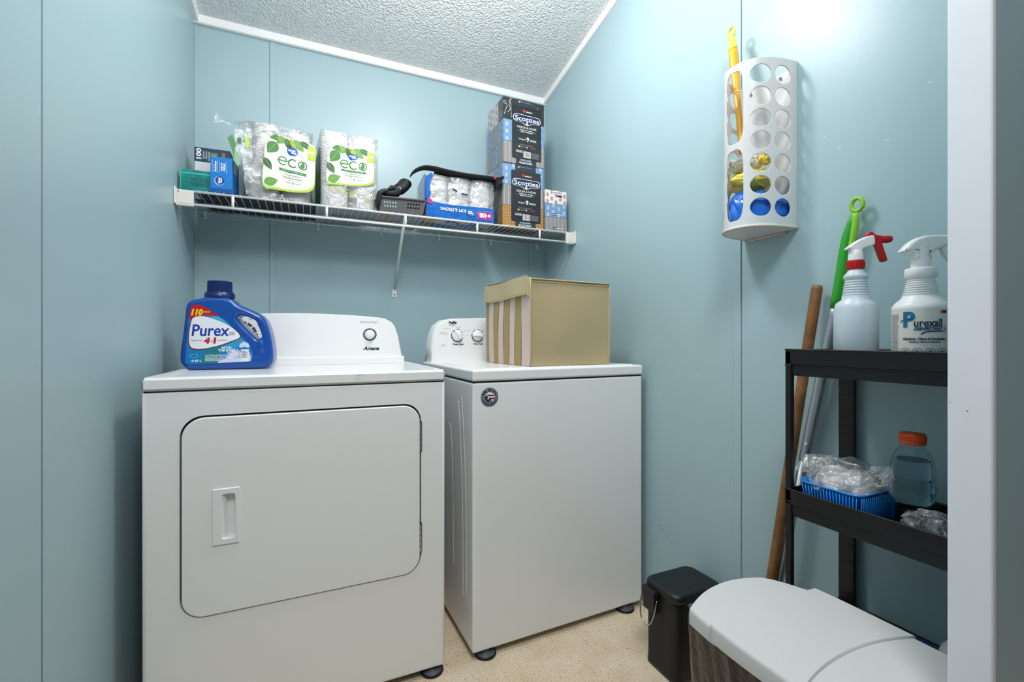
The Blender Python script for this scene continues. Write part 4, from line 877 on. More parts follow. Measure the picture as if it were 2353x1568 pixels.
# ------------------------------------------------------------------ tissue boxes
C_('stripe_white', '#d9d6d4'); C_('ico_yellow', '#d9bb62'); P_DARK = mat('tissue_dark', '#2b2a2c', .45, coat=.2); P_BLUE = mat('tissue_blue', '#7296bd', .45, coat=.2); P_GREY = mat('tissue_grey', '#8f8b8a', .45, coat=.2)
P_WHT = mat('tissue_white', '#e3dedc', .45, coat=.2); P_MUS = mat('tissue_mustard', '#a8742a', .45, coat=.2)
F_W = C_('fl_white', '#c9d3e0'); F_R = C_('fl_red', '#9c4038')
def flower(Dx, x, y, s_, mt, layer=1):
    for i in range(6):
        a = math.pi/3*i+.5; Dx.disc(x+s_*.55*math.cos(a), y+s_*.8*math.sin(a), s_*.26, s_*.3, mt, layer, 7)
    Dx.disc(x, y, s_*.28, s_*.3, mt, layer, 7)
def pattern(m, mp, kind, W, H, seed, X0=0):
    rd = random.Random(seed); Dx = Decal(m, mp, .0003)
    if kind == 'dark':
        x = .004
        while x < W-.016:
            y = rd.uniform(.004, H*.3); P = [(x, y)]
            for k in range(rd.randint(4, 7)): P.append((min(W-.002, max(.002, P[-1][0]+rd.uniform(-.010, .014))), min(H-.003, max(.003, P[-1][1]+rd.uniform(-.004, .028)))))
            Dx.stroke(cat(P, 3, False), .0014, M_WPRINT, 1); x += .017
    elif kind == 'blue':
        n = max(1, round(W/.033)); r = max(1, round(H/.036))
        for i in range(n):
            for j in range(r): flower(Dx, (i+.5)*W/n, (j+.3+.45*(i % 2))*H/r if r > 1 else H*(.35+.3*(i % 2)), .0095, F_W)
    elif kind == 'white':
        n = max(1, round(W/.026)); r = max(1, round(H/.034))
        for i in range(n):
            for j in range(r): flower(Dx, (i+.5)*W/n, (j+.28+.45*(i % 2))*H/r, .0095, F_R)
    elif kind == 'grey':
        x = .008
        while x < W-.002: Dx.rect(x, 0, x+.0012, H, C_('stripe_white', '#d9d6d4'), 1); x += .0215
    elif kind == 'greyh':
        z = .01
        while z < H: Dx.stroke([(.006, z), (W*.9, z+.004)], .0016, C_('stripe_white', ''), 1); z += .016
    elif kind == 'mustard':
        n = max(1, round(W/.011)); r = max(1, round(H/.013))
        for i in range(n):
            for j in range(r):
                x, y = (i+.5)*W/n, (j+.5)*H/r
                if (i+j) % 2: Dx.stroke([(x-.003, y-.004), (x+.003, y+.004)], .0008, C_('stripe_white', ''), 1); Dx.stroke([(x-.003, y+.004), (x+.003, y-.004)], .0008, C_('stripe_white', ''), 1)
                else: Dx.stroke([(x+.002*math.cos(a*1.05), y+.002*math.sin(a*1.05)) for a in range(7)], .0007, C_('stripe_white', ''), 1)
PM = {'dark': P_DARK, 'blue': P_BLUE, 'grey': P_GREY, 'greyh': P_GREY, 'white': P_WHT, 'mustard': P_MUS}
def tissue_box(parent, x, y, z, W, Dp, H, kind, seed, side=None, loc=None):
    m = MB(); m.box(x, x+W, y, y+Dp, z, z+H, PM[kind], .0012, 1, smooth=False)
    pattern(m, plane((x, y, z), (1, 0, 0), (0, 0, 1)), kind, W, H, seed)
    pattern(m, plane((x, y+Dp, z), (0, -1, 0), (0, 0, 1)), side or kind, Dp, H, seed+1)
    return m.build('tissue_box', parent, loc)
M_CARD = mat('card_black', '#14181e', .35, coat=.3); M_CARD2 = C_('card_slate', '#2b3540')
def scott_card(m, mp, W, H):
    Dx = Decal(m, mp, .0003); Dx.rrect(0, 0, W, H, .006, M_CARD, 1)
    star(Dx, W*.40, H*.915, W*.055, C_('maple_red', '#e02a20'), 3, 0, 7, .55); Dx.rect(W*.395, H*.895, W*.405, H*.88, C_('maple_red', ''), 3)
    Dx.text('MADE IN', W*.56, H*.925, W*.20, H*.012, C_('maple_red', ''), layer=3); Dx.text('CANADA', W*.575, H*.905, W*.24, H*.02, M_WPRINT, bold=.05, layer=3)
    bl = [(.045, .80), (.03, .76), (.06, .715), (.14, .70), (.31, .695), (.40, .665), (.50, .645), (.60, .665), (.68, .690), (.85, .698), (.94, .715), (.975, .76), (.955, .81), (.88, .835), (.5, .84), (.14, .842)]
    Dx.poly(cat([(u*W, v*H) for u, v in bl], 4), M_WPRINT, 3)
    Dx.poly(cat([(W*.5+(u-.5)*W*.955, H*.757+(v-.757)*H*.90) for u, v in bl], 4), C_('badge_navy', '#0f2350'), 4)
    Dx.text('Scotties', W*.505, H*.765, W*.82, H*.092, M_WPRINT, bold=.012, layer=5); flower(Dx, W*.5, H*.685, W*.055, M_WPRINT, 5)
    Dx.text('HOUSE & HOME', W*.50, H*.602, W*.66, H*.040, M_WPRINT, layer=3)
    Dx.text('Designer Series', W*.50, H*.550, W*.46, H*.028, M_WPRINT, bold=.02, layer=3); Dx.text('Série Designer', W*.50, H*.516, W*.42, H*.030, M_WPRINT, bold=.02, layer=3)
    Dx.rect(W*.2, H*.532, W*.25, H*.535, M_WPRINT, 3); Dx.rect(W*.75, H*.532, W*.80, H*.535, M_WPRINT, 3)
    Dx.text('Original', W*.34, H*.372, W*.23, H*.040, M_WPRINT, layer=3); Dx.text('9', W*.53, H*.385, W*.09, H*.088, M_WPRINT, bold=.02, layer=3); Dx.fine(W*.60, H*.352, W*.83, H*.392, 3, M_WPRINT, 3)
    Dx.fine(W*.26, H*.262, W*.72, H*.280, 2, M_GREYP, 3); Dx.rect(W*.21, H*.218, W*.275, H*.248, C_('ico_yellow', '#d9bb62'), 3); Dx.disc(W*.50, H*.232, W*.035, H*.016, C_('ico_pink', '#cfa0bd'), 3); Dx.text('X', W*.655, H*.230, W*.05, H*.03, C_('maple_red', ''), layer=3); Dx.fine(W*.29, H*.222, W*.44, H*.246, 2, M_GREYP, 3); Dx.fine(W*.70, H*.222, W*.80, H*.246, 3, M_GREYP, 3)
    Dx.fine(W*.13, H*.115, W*.36, H*.160, 3, M_WPRINT, 3); Dx.rect(W*.385, H*.035, W*.635, H*.150, M_WPRINT, 3); Dx.barcode(W*.40, H*.045, W*.62, H*.142, M_INK, 15, 4); Dx.fine(W*.66, H*.035, W*.94, H*.145, 7, M_GREYP, 3)
def tissue_pack(name, label, loc, rz, kinds, sides, W=.213, Dp=.190, H=.295, seed=0):
    t = thing(name, label, 'tissue boxes', loc, rz, 'wrapped packs of tissue boxes')
    h = H/3; d = Dp/3
    for r in range(3):
        for c in range(3):
            tissue_box(t, -W/2, -Dp/2+c*d, (2-r)*h, W, d-.0004, h-.0006, kinds[r] if c == 0 else sides[r][c], seed+r*3+c, sides[r][c])
    m = MB(); mp0 = plane((-W/2, -Dp/2, 0), (1, 0, 0), (0, 0, 1)); Dx = Decal(m, mp0, .0003)
    Dx.rect(W*.30, -.0, W*.80, H, M_CARD2, 2); Dx.text('HOUSE & HOME', W*.54, .022, .055, .008, M_WPRINT, layer=3); Dx.fine(W*.38, .004, W*.70, .014, 2, M_WPRINT, 3); Dx.fine(W*.4, H-.012, W*.7, H-.006, 1, M_GREYP, 3); Dx.rect(W*.36, H-.014, W*.40, H-.007, C_('ico_yellow', ''), 3)
    scott_card(m, plane((-W/2+W*.20, -Dp/2-.0016, .026), (1, 0, 0), (0, 0, 1)), W*.72, H*.885-.02)
    m.build('card_label', t)
    m = MB(); e = .0022; crumple(m, 14, 20, lambda u, v: (-W/2-e, Dp/2-u*Dp, v*H), film('shrink_film', '#ffffff', .05, 60, .22), .0010, 60, seed, True); crumple(m, 20, 14, lambda u, v: (-W/2+u*W, -Dp/2+v*Dp, H+.0025), film('shrink_film'), .001, 60, seed, True)
    m.build('shrink_wrap', t); return t
tissue_pack('tissue_pack', 'lower wrapped pack of tissue boxes with a mustard box at its foot', (.926, 2.030, TZ), 0, ['blue', 'grey', 'mustard'], [['blue', 'blue', 'white'], ['greyh', 'greyh', 'greyh'], ['dark', 'dark', 'grey']], H=.291, seed=10)
tissue_pack('tissue_pack', 'upper wrapped pack of tissue boxes with a black scribbled box on top', (.928, 2.030, TZ+.294), math.radians(1), ['dark', 'blue', 'grey'], [['dark', 'white', 'white'], ['blue', 'greyh', 'blue'], ['greyh', 'blue', 'greyh']], H=.302, seed=30)
SP = thing('small_tissue_pack', 'short stack of small tissue boxes in the right corner of the shelf', 'tissue boxes', (1.098, 2.03, TZ))
for r, k in enumerate(('grey', 'blue', 'white')):
    b_ = tissue_box(SP, -.059, -.10, r*.065, .118, .19, .0645, k, 60+r)
m = MB(); Dx = Decal(m, plane((-.059, -.1005, 0), (1, 0, 0), (0, 0, 1)), .0003)
for z in (.012, .078):
    m = MB(); Dx = Decal(m, plane((-.059, -.1005, 0), (1, 0, 0), (0, 0, 1)), .0003); Dx.disc(.05, z, .014, .006, M_NAVY, 2); Dx.text('Scotties', .05, z, .022, .006, M_WPRINT, bold=.03, layer=3); Dx.fine(.062, z-.003, .10, z+.003, 2, M_WPRINT, 3); m.build('box_print', SP)
m = MB(); Dx = Decal(m, plane((-.059, -.1005, 0), (1, 0, 0), (0, 0, 1)), .0003)
Dx.rrect(.035, .180, .085, .188, .003, M_WPRINT, 2); Dx.rrect(.038, .182, .082, .1865, .002, M_GREYP, 3); m.build('tear_opening', SP)
m = MB(); Decal(m, plane((-.059, -.1005, 0), (1, 0, 0), (0, 0, 1)), .0003).rect(.065, .165, .092, .173, M_NAVY, 3); m.build('box_print', SP)

# ------------------------------------------------------------------ bag dispenser on the right wall
M_DISP = mat('dispenser_plastic', '#d2d1d2', .4, sss=.15)
DS = thing('bag_dispenser', 'white curved bag dispenser with round holes hanging on the right wall', 'bag dispenser', (XR, .880, 1.32))
def U(s_):   # s 0..1 around the U from the near wall edge to the far wall edge -> local x (out from wall is -x), y
    a = math.pi*s_-math.pi/2; c, sn = math.cos(a), math.sin(a); e = 2/2.5
    return (-.142*(abs(c)**e), .076*(1 if sn > 0 else -1)*(abs(sn)**e))
# arc-length table
NS = 150; tab = [U(i/2000) for i in range(2001)]; cum = [0]
for i in range(2000): cum.append(cum[-1]+math.dist(tab[i], tab[i+1]))
PER = cum[-1]
def Ua(l):
    l = max(0, min(PER, l)); lo, hi = 0, 2000
    while hi-lo > 1:
        mid = (lo+hi)//2
        if cum[mid] <= l: lo = mid
        else: hi = mid
    t = (l-cum[lo])/(cum[hi]-cum[lo]); return (tab[lo][0]+(tab[hi][0]-tab[lo][0])*t, tab[lo][1]+(tab[hi][1]-tab[lo][1])*t)
HR = .0255; rows_z = [.046+.0583*i for i in range(7)]
holes = []
for z in rows_z:
    for l in (.052, .114, PER-.052, PER-.114): holes.append((l, z, HR, HR*.93))
slots = [(PER/2, .3216, .0265, .096), (PER/2, .113, .0265, .095)]
def inside(l, z):
    for hl, hz, a, b in holes:
        if abs(l-hl) < a*1.3 and abs(z-hz) < b*1.3:
            q = math.hypot((l-hl)/a, (z-hz)/b)
            if q < 1: return (hl, hz, a, b, q)
    for hl, hz, a, b in slots:
        q = ((abs(l-hl)/a)**4+(abs(z-hz)/b)**4)**.25
        if q < 1: return (hl, hz, a, b, q)
    return None
NL, NZ = 252, 306
def topz(l): return .442-.006*math.sin(math.pi*l/PER)
verts = {}; m = MB(); vs = []; fs = []
def vert(i, j):
    if (i, j) in verts: return verts[(i, j)]
    l = PER*i/NL; z = topz(l)*j/NZ; h = inside(l, z)
    if h:   # snap onto the rim of the hole
        q = max(h[4], .05); l = h[0]+(l-h[0])/q; z = h[1]+(z-h[1])/q
    x, y = Ua(l); verts[(i, j)] = len(vs); vs.append((x, y, z)); return verts[(i, j)]
for i in range(NL):
    for j in range(NZ):
        c = [(PER*(i+a)/NL, topz(PER*(i+a)/NL)*(j+b)/NZ) for a in (0, 1) for b in (0, 1)]
        ins = [inside(*p) is not None for p in c]
        if sum(ins) >= 3 or inside(PER*(i+.5)/NL, topz(PER*(i+.5)/NL)*(j+.5)/NZ): continue
        fs.append([vert(i, j), vert(i+1, j), vert(i+1, j+1), vert(i, j+1)])
m.add(vs, fs, M_DISP, True); ob = m.build('shell', DS)
sm = ob.modifiers.new('thick', 'SOLIDIFY'); sm.thickness = .0022; sm.offset = -1
m = MB(); m.box(-.003, -.0005, -.071, .071, .0, .430, M_DISP, .001)
m.build('back_plate', DS)
m = MB(); M_DB = mat('dispenser_base', '#cfc6bd', .5)
loop = [Ua(PER*i/60) for i in range(61)]; lo2 = [(x*1.03-.001, y*1.04) for x, y in loop]
vs = [(x, y, z) for z in (-.006, .001) for x, y in lo2]; n_ = 61
m.add(vs, [list(range(n_))[::-1], list(range(n_, 2*n_))]+[[i, i+1, i+1+n_, i+n_] for i in range(n_-1)]+[[n_-1, 0, n_, 2*n_-1]], M_DISP)
m.tube([(x, y, -.003) for x, y in lo2], .0042, M_DB, 8, caps=True); m.tube([(-.004, -.05, -.009), (-.004, .072, -.009)], .004, M_DB, 8); m.build('base_plate', DS)
for y, z in ((-.034, .443), (.058, .443)):
    m = MB(); T = Matrix.Translation((-.003, y, z-.025)) @ Matrix.Rotation(math.radians(-90), 4, 'Y')
    m.lathe([(.0045, 0), (.0045, .003), (.002, .005), (.0018, .010)], M_CHROME, 14, M=T); m.build('screw', DS)
# bags inside
def blob(name, c, rx, ry, rz_, mt, seed, label, cat_, grp=None, amp=.012, fr=30):
    b = bmesh.new(); bmesh.ops.create_icosphere(b, subdivisions=4, radius=1); m = MB()
    for v in b.verts:
        p = v.co.copy(); q = noise.noise_vector(p*2.2+Vector((seed, 0, 0))); r = noise.ridged_multi_fractal(p*1.6+Vector((seed, 1, 2)), 1, 2, 4, 1, 2)
        v.co = Vector((p.x*rx, p.y*ry, p.z*rz_))*(1+.10*(r-1))+q*amp
    m.bm(b, mt, False); o = m.build(name, None, c); return tag(o, label, cat_, grp)
M_BAGB = mat('bag_blue', '#1768cf', .22, coat=.5); M_BAGY = mat('bag_yellow', '#f0d75a', .35); M_BAGW = mat('bag_white', '#ece8e0', .4)
def Usolid(name, z0, z1, mt, label, seed, k=.90, tilt=0, grp=None):
    """crumpled bag filling the inside of the dispenser between heights"""
    m = MB(); n1, n2 = 48, 14; vs = []
    for j in range(n2+1):
        v = j/n2; zz = z0+(z1-z0)*v; sh = k*(1-.25*max(0, v-.7)/.3)
        for i in range(n1+1):
            x, y = Ua(PER*i/n1); q = noise.noise_vector(Vector((x*40, y*40, zz*40+seed))); wq = abs(noise.noise(Vector((x*25+seed, y*25, zz*25))))
            xx = x*sh-.006; yy = y*sh; vs.append((xx-(xx*.10)*-wq, yy*(1-.12*wq), zz+tilt*yy*(v)+q.z*.008*v))
        vs.append((-.006, 0, zz+.006))
    w1 = n1+2; fs = [[j*w1+i, j*w1+i+1, (j+1)*w1+i+1, (j+1)*w1+i] for j in range(n2) for i in range(n1)]
    fs += [[n2*w1+i, n2*w1+i+1, n2*w1+n1+1] for i in range(n1)]+[[i+1, i, n1+1] for i in range(n1)]
    fs += [[j*w1, (j+1)*w1, (j+1)*w1+n1+1, j*w1+n1+1] for j in range(n2)]+[[(j+1)*w1+n1, j*w1+n1, j*w1+n1+1, (j+1)*w1+n1+1] for j in range(n2)]
    m.add(vs, fs, mt, False); o = m.build(name, None, (XR, .880, 1.32)); return tag(o, label, 'plastic bag', 'bags inside the dispenser')
Usolid('plastic_bag', .003, .108, M_BAGB, 'glossy blue plastic bag at the bottom of the bag dispenser', 1, .87, tilt=.25)
blob('plastic_bag', (XR-.072, .886, 1.457), .052, .050, .027, M_BAGY, 2, 'yellow plastic bag on top of the blue one in the dispenser', 'plastic bag', 'bags inside the dispenser', .010)
blob('plastic_bag', (XR-.080, .898, 1.503), .040, .040, .022, M_BAGW, 3, 'white plastic bag stuffed above the yellow one in the dispenser', 'plastic bag', 'bags inside the dispenser', .010)
blob('plastic_bag', (XR-.062, .846, 1.512), .018, .014, .020, mat('bag_yellow2', '#e2c94e', .4), 4, 'small yellow bag end seen through a middle hole of the dispenser', 'plastic bag', 'bags inside the dispenser', .005)
# yellow duster handle
DU = thing('duster', 'yellow duster handle sticking up out of the bag dispenser', 'duster', (XR-.055, .955, 1.93))
p_top = Vector((0, .008, 0)); p_bot = Vector((-.050, -.070, -.40))
def along(t): return p_top.lerp(p_bot, t)
m = MB(); m.tube([along(t) for t in (.175, .22, .30, .42, .50, .515, .53)], [.0125, .0132, .0130, .0115, .0100, .0098, .0085], mat('duster_orange', '#eda80c', .3, coat=.3), 18)
m.tube([along(t) for t in (.535, .56, .7, .9, 1.0)], [.0088, .0092, .0088, .0082, .008], mat('duster_orange', ''), 16); m.build('handle', DU)
m = MB(); m.tube([along(t) for t in (.035, .06, .10, .15, .18)], [.0045, .0070, .0095, .0120, .0127], mat('duster_yellow', '#ecdf58', .4), 18)
m.tube([along(.03)+Vector((0, .011*math.sin(2*math.pi*i/16), .016*math.cos(2*math.pi*i/16)+.002)) for i in range(16)], .0034, mat('duster_yellow', ''), 8, closed=True); m.build('grip', DU)
m = MB(); m.tube([along(.522), along(.534)], .0094, mat('duster_band', '#e9d9b0', .4), 16); m.build('collar', DU)

# ------------------------------------------------------------------ poles leaning on the right wall
def pole(name, label, cat_, base, top, parts):
    t = thing(name, label, cat_, base); b = Vector(base); d = Vector(top)-b
    for nm, segs, mt, n_ in parts:
        m = MB(); m.tube([tuple(d*s_) for s_, r in segs], [r for s_, r in segs], mt, n_, flat=1.0); m.build(nm, t)
    return t, d
M_WOOD = mat('broom_wood', '#8a5f38', .5, var=(30, .35), bump=(60, .3, .002))
bt, bd2 = pole('wooden_pole', 'brown wooden pole leaning on the right wall beside the rack', 'wooden pole', (1.105, .872, .004), (1.168, .733, 1.155), [])
m = MB(); m.tube([tuple(bd2*s_) for s_ in [0, .02]+[i/12 for i in range(1, 12)]+[.992, 1]], [.011]+[.0125]*13+[.0105], M_WOOD, 18); m.build('shaft', bt)
M_ALU = mat('aluminium', '#b8bcc4', .35, .75); M_GRN = mat('grip_green', '#2fa02b', .45); M_GRN2 = mat('grip_lime', '#8cc63a', .45)
mt_, md = pole('mop_handle', 'silver mop pole with green grip leaning on the right wall behind the rack', 'mop handle', (1.143, .892, .004), (1.172, .642, 1.348), [])
m = MB(); m.tube([tuple(md*s_) for s_ in (0, .3, .528)], .0105, M_ALU, 18); m.build('lower_tube', mt_)
m = MB(); m.tube([tuple(md*s_) for s_ in (.528, .53, .9, .83)][:3] and [tuple(md*s_) for s_ in (.526, .53, .80, .815)], [.0118, .0122, .0122, .0122], M_ALU, 18); m.lathe([(.003, 0), (.003, .0015)], M_WPRINT, 12, M=Matrix.Translation(tuple(md*.56+Vector((-.0115, -.004, 0)))) @ Matrix.Rotation(math.radians(-90), 4, 'Y')); m.build('upper_tube', mt_)
m = MB()
dn = md.normalized(); side_ = Vector((0, 1, 0))
m.tube([tuple(md*s_+side_*o_) for s_, o_ in ((.812, 0), (.83, 0), (.87, .001), (.905, .004), (.935, .006), (.96, .004), (.975, .001))], [.0135, .0142, .0150, .0148, .0135, .010, .0065], M_GRN, 20, flat=.85); m.build('grip', mt_)
m = MB()
m.tube([tuple(md*s_+side_*o_-Vector((.002, 0, 0))) for s_, o_ in ((.885, -.008), (.92, -.008), (.95, -.007), (.968, -.004), (.975, -.001))], [.004, .0075, .0080, .0075, .007], M_GRN2, 14)
c_ = md*.99; m.tube([tuple(c_+Vector((0, .0125*math.sin(2*math.pi*i/20), .0150*math.cos(2*math.pi*i/20)))) for i in range(20)], .0048, M_GRN2, 10, closed=True); m.build('hanging_loop', mt_)

# ------------------------------------------------------------------ black rack
RX0, RX1, RY0, RY1 = .985, 1.180, .335, .690
RK = thing('storage_rack', 'black plastic tiered rack against the right wall', 'rack', (1.0825, .5125, 0)); ro = Vector((1.0825, .5125, 0))
for (x0, x1, y0, y1) in ((RX0, RX0+.012, RY1-.014, RY1), (RX1-.010, RX1, RY1-.040, RY1-.005), (RX0, RX0+.012, RY0, RY0+.014), (RX1-.010, RX1, RY0+.005, RY0+.040)):
    m = MB(); m.box(x0-ro.x, x1-ro.x, y0-ro.y, y1-ro.y, 0, .994, M_BLACK, .002)
    for z in (.34, .66, .965): m.box(x0-ro.x-.001, x1-ro.x+.001, y0-ro.y-.001, y1-ro.y+.001, z-.004, z-.002, M_INK, 0)
    for i in range(26):
        if x0 > 1.1: m.box(x0-ro.x-.0012, x0-ro.x+.001, y0-ro.y+.006, y1-ro.y-.006, .06+i*.036, .066+i*.036, M_BLACK, 0)
    m.build('post', RK)
def tray(zt, dep=.058):
    m = MB(); x0, x1, y0, y1 = RX0-ro.x, RX1-ro.x, RY0-ro.y, RY1-ro.y; t = .004; zb = zt-.033
    # rim band
    m.box(x0, x0+t, y0, y1, zb, zt, M_BLACK, .0015); m.box(x1-t, x1, y0, y1, zb, zt, M_BLACK, .0015); m.box(x0, x1, y1-t, y1, zb, zt, M_BLACK, .0015); m.box(x0, x1, y0, y0+t, zb, zt, M_BLACK, .0015)
    i = .012
    m.solid([rrect(y0+i, zt-dep, y1-i, zt-.012, .012)], .0015, .0008, M_BLACK, Matrix(((0, 0, 1, x0+.005), (1, 0, 0, 0), (0, 1, 0, 0), (0, 0, 0, 1))))
    m.box(x0+.004, x1-.004, y0+i, y1-i, zt-dep, zt-dep+.004, M_BLACK, 0)
    m.box(x0+.004, x0+.010, y0+i, y1-i, zt-.036, zt-.030, M_BLACK, 0); m.box(x1-.008, x1-.004, y0+i, y1-i, zt-dep, zt-.01, M_BLACK, 0); m.box(x0+.004, x1-.004, y1-i-.003, y1-i, zt-dep, zt-.03, M_BLACK, 0)
    m.tube([(x0+.001, y0, zt-.0005), (x0+.001, y1, zt-.0005)], .0022, M_BLACK, 8); m.tube([(x1-.001, y0, zt-.0005), (x1-.001, y1, zt-.0005)], .0022, M_BLACK, 8)
    m.build('tray', RK)
for z in (.997, .684, .392, .09): tray(z)
TOPF, MIDF, LOWF = .997-.054, .684-.054, .392-.054

# spray bottles
def ribbed(r0, r1, z0, z1, n_):
    out = []
    for i in range(n_*4+1):
        t = i/(n_*4); out.append((r0+(r1-r0)*t+.0012*math.sin(2*math.pi*n_*t), z0+(z1-z0)*t))
    return out
M_MILK = mat('milky_plastic', '#c6d3dc', .35, sss=.4); M_WP = mat('white_plastic', '#ecebec', .35); M_RD = mat('trigger_red', '#b50f18', .35)
def trigger_head(t, z, mt_head, mt_trig, mt_nozzle, rz=0, s=1.0, big=False):
    """spray head: local +x is the spraying direction"""
    R = Matrix.Translation((0, 0, z)) @ Matrix.Rotation(rz, 4, 'Z') @ Matrix.Scale(s, 4)
    side = R @ XY2XZ
    m = MB(); m.lathe([(.0135, 0), (.0135, .010), (.0125, .018), (.011, .022)], mt_head, 24, M=R)
    if not big:
        m.solid([cat([(-.010, .016), (.010, .016), (.011, .024), (.030, .030), (.033, .040), (.030, .052), (.018, .050), (.0, .042), (-.018, .028), (-.019, .024), (-.012, .024)], 4)], .0085, .004, mt_head, side)
    else:
        m.solid([cat([(-.012, .014), (.012, .014), (.014, .026), (.040, .040), (.060, .044), (.061, .054), (.030, .056), (.0, .055), (-.018, .046), (-.030, .032), (-.029, .029), (-.014, .026)], 4)], .0105, .005, mt_head, side)
    if big: m.lathe([(.0125, .018), (.0125, .036)], mt_head, 20, M=R)
    m.build('spray_head', t)
    m = MB()
    if not big:
        m.solid([cat([(.014, .040), (.026, .040), (.034, .030), (.038, .018), (.044, .000), (.048, -.004), (.055, -.001), (.052, .012), (.048, .026), (.046, .036), (.050, .040), (.044, .050), (.034, .053), (.028, .059), (.020, .058)], 4)], .007, .003, mt_trig, side)
    else: m.solid([cat([(.030, .038), (.038, .038), (.040, .028), (.048, .016), (.054, .010), (.050, .006), (.040, .014), (.032, .026)], 4)], .006, .0025, mt_trig, side)
    m.build('trigger', t)
    m = MB(); x0 = .044 if not big else .060; zz = .043 if not big else .049
    T = R @ Matrix.Translation((x0, 0, zz)) @ Matrix.Rotation(math.radians(90), 4, 'Y')
    m.lathe([(.007, 0), (.008, .004), (.007, .010), (.008, .012), (.0065, .020), (.003, .022)], mt_nozzle, 18, M=T); m.build('nozzle', t)
S1 = thing('spray_bottle', 'translucent spray bottle with red trigger on top of the rack', 'spray bottle', (1.055, .583, TOPF))
m = MB(); r = .0388
m.lathe([(r_ if r_ > .034 else r_*.88, z_+.016 if z_ > .1 else z_) for r_, z_ in [(r-.004, 0), (r, .004), (r, .122), (r-.002, .130), (r-.004, .137), (r-.011, .145), (.0275, .152)]+ribbed(.0265, .0215, .154, .186, 6)+[(.0245, .191), (.0245, .195), (.017, .203), (.015, .208), (.015, .214)]], M_MILK, 48)
m.build('bottle', S1)
m = MB(); m.lathe([(.0150, .224), (.0154, .226), (.0154, .240), (.0145, .243)], M_RD, 30); [m.box(.0150*math.cos(a)-.0008, .0150*math.cos(a)+.0008, .0150*math.sin(a)-.0008, .0150*math.sin(a)+.0008, .2265, .2395, M_RD, 0) for a in [i*math.pi/12 for i in range(24)]]; m.build('collar', S1)
trigger_head(S1, .242, M_WP, M_RD, M_RD, math.radians(-24-14))
S2 = thing('spray_bottle', 'white disinfectant spray bottle on top of the rack beside the door jamb', 'spray bottle', (1.048, .468, TOPF))
m = MB(); r = .0425
m.lathe([(r-.004, 0), (r, .004), (r, .134), (r-.0005, .138), (r-.004, .144), (r-.013, .153), (.0268, .158)]+ribbed(.0262, .0195, .160, .190, 7)+[(.0220, .192), (.0238, .194), (.0238, .2075), (.0225, .2095), (.015, .211)], M_WP, 56)
b2 = m.build('bottle', S2)
m = MB(); face = math.atan2(-.462, -1.048)
def cyl(rr, a0): return lambda x, y, off: Vector(((rr+off)*math.cos(a0+x/rr), (rr+off)*math.sin(a0+x/rr), y))
M_LB = C_('label_cream', '#dcd9d2'); Dx = Decal(m, cyl(.0427, face+.06), .0003)
for i in range(24): Dx.rect(-.060+i*.005, .004, -.060+(i+1)*.005, .1335, M_LB, 0)
M_PB = C_('purexall_blue', '#0d4f84'); M_PD = C_('purexall_navy', '#10264a'); x_ = -.034
Dx.text('P', -.0185, .113, .0175, .029, C_('purexall_teal', '#0a6b93'), bold=.04); Dx.stroke(cat([(-.032, .1085), (-.028, .112), (-.020, .1128), (-.013, .113)], 4, False), .0018, M_PB, 3)
Dx.text('urexall', .0085, .1065, .040, .0145, M_PD, bold=.02); Dx.text('DISINFECTANT', .0085, .0958, .041, .0062, M_PB, bold=.05, shear=.35); Dx.text('5', .0325, .0955, .0050, .0105, C_('five_gold', '#a8653a'), layer=4)
Dx.stroke(cat([(-.002, .0855), (.003, .0895), (.012, .0912), (.026, .0915), (.029, .0935)], 4, False), .002, M_PD, 3)
Dx.text('Disinfects, Cleans & Deodorizes', .003, .0775, .062, .0056, M_PD, bold=.04, shear=.3); Dx.text('Désinfecte, Nettoie & Désodorise', .003, .0722, .044, .0038, M_PD, bold=.03, shear=.3)
Dx.rect(.026, .124, .029, .129, C_('flag_orange', '#c2502a'), 3); Dx.rect(.0295, .124, .036, .129, M_INK, 3)
Dx.fine(-.055, .012, -.0355, .124, 32, M_GREYP, 3)
for i in range(4):
    cx = -.024+i*.0172; Dx.stroke([(cx+.0070*math.cos(a*.314), .054+.0070*math.sin(a*.314)) for a in range(21)], .0008, M_PD, 3); star(Dx, cx, .054, .0045, M_PB, 3, i, 8, .5)
for i in range(12): Dx.stroke([(-.036+i*.0035, .1435-.0), (-.034+i*.0035, .1448)], .0003, M_GREYP, 0)
m.build('label', b2)
trigger_head(S2, .2095, M_WP, M_WP, M_WP, math.radians(-24-10), 1.08, True)
S3 = thing('spray_bottle', 'white spray bottle with a printed label on the lower rack tier', 'spray bottle', (1.085, .420, LOWF))
m = MB(); r = .034; m.lathe([(r-.004, 0), (r, .004), (r, .105), (r-.003, .114), (r-.009, .122), (.018, .134), (.017, .16), (.013, .175), (.013, .185)], M_WP, 44); b3 = m.build('bottle', S3)
m = MB(); Dx = Decal(m, cyl(.0342, face), .0003); Dx.fine(-.06, .006, .05, .098, 26, M_GREYP, 1, 9); m.build('label', b3)
trigger_head(S3, .184, M_WP, M_WP, M_WP, math.radians(-30), .9)

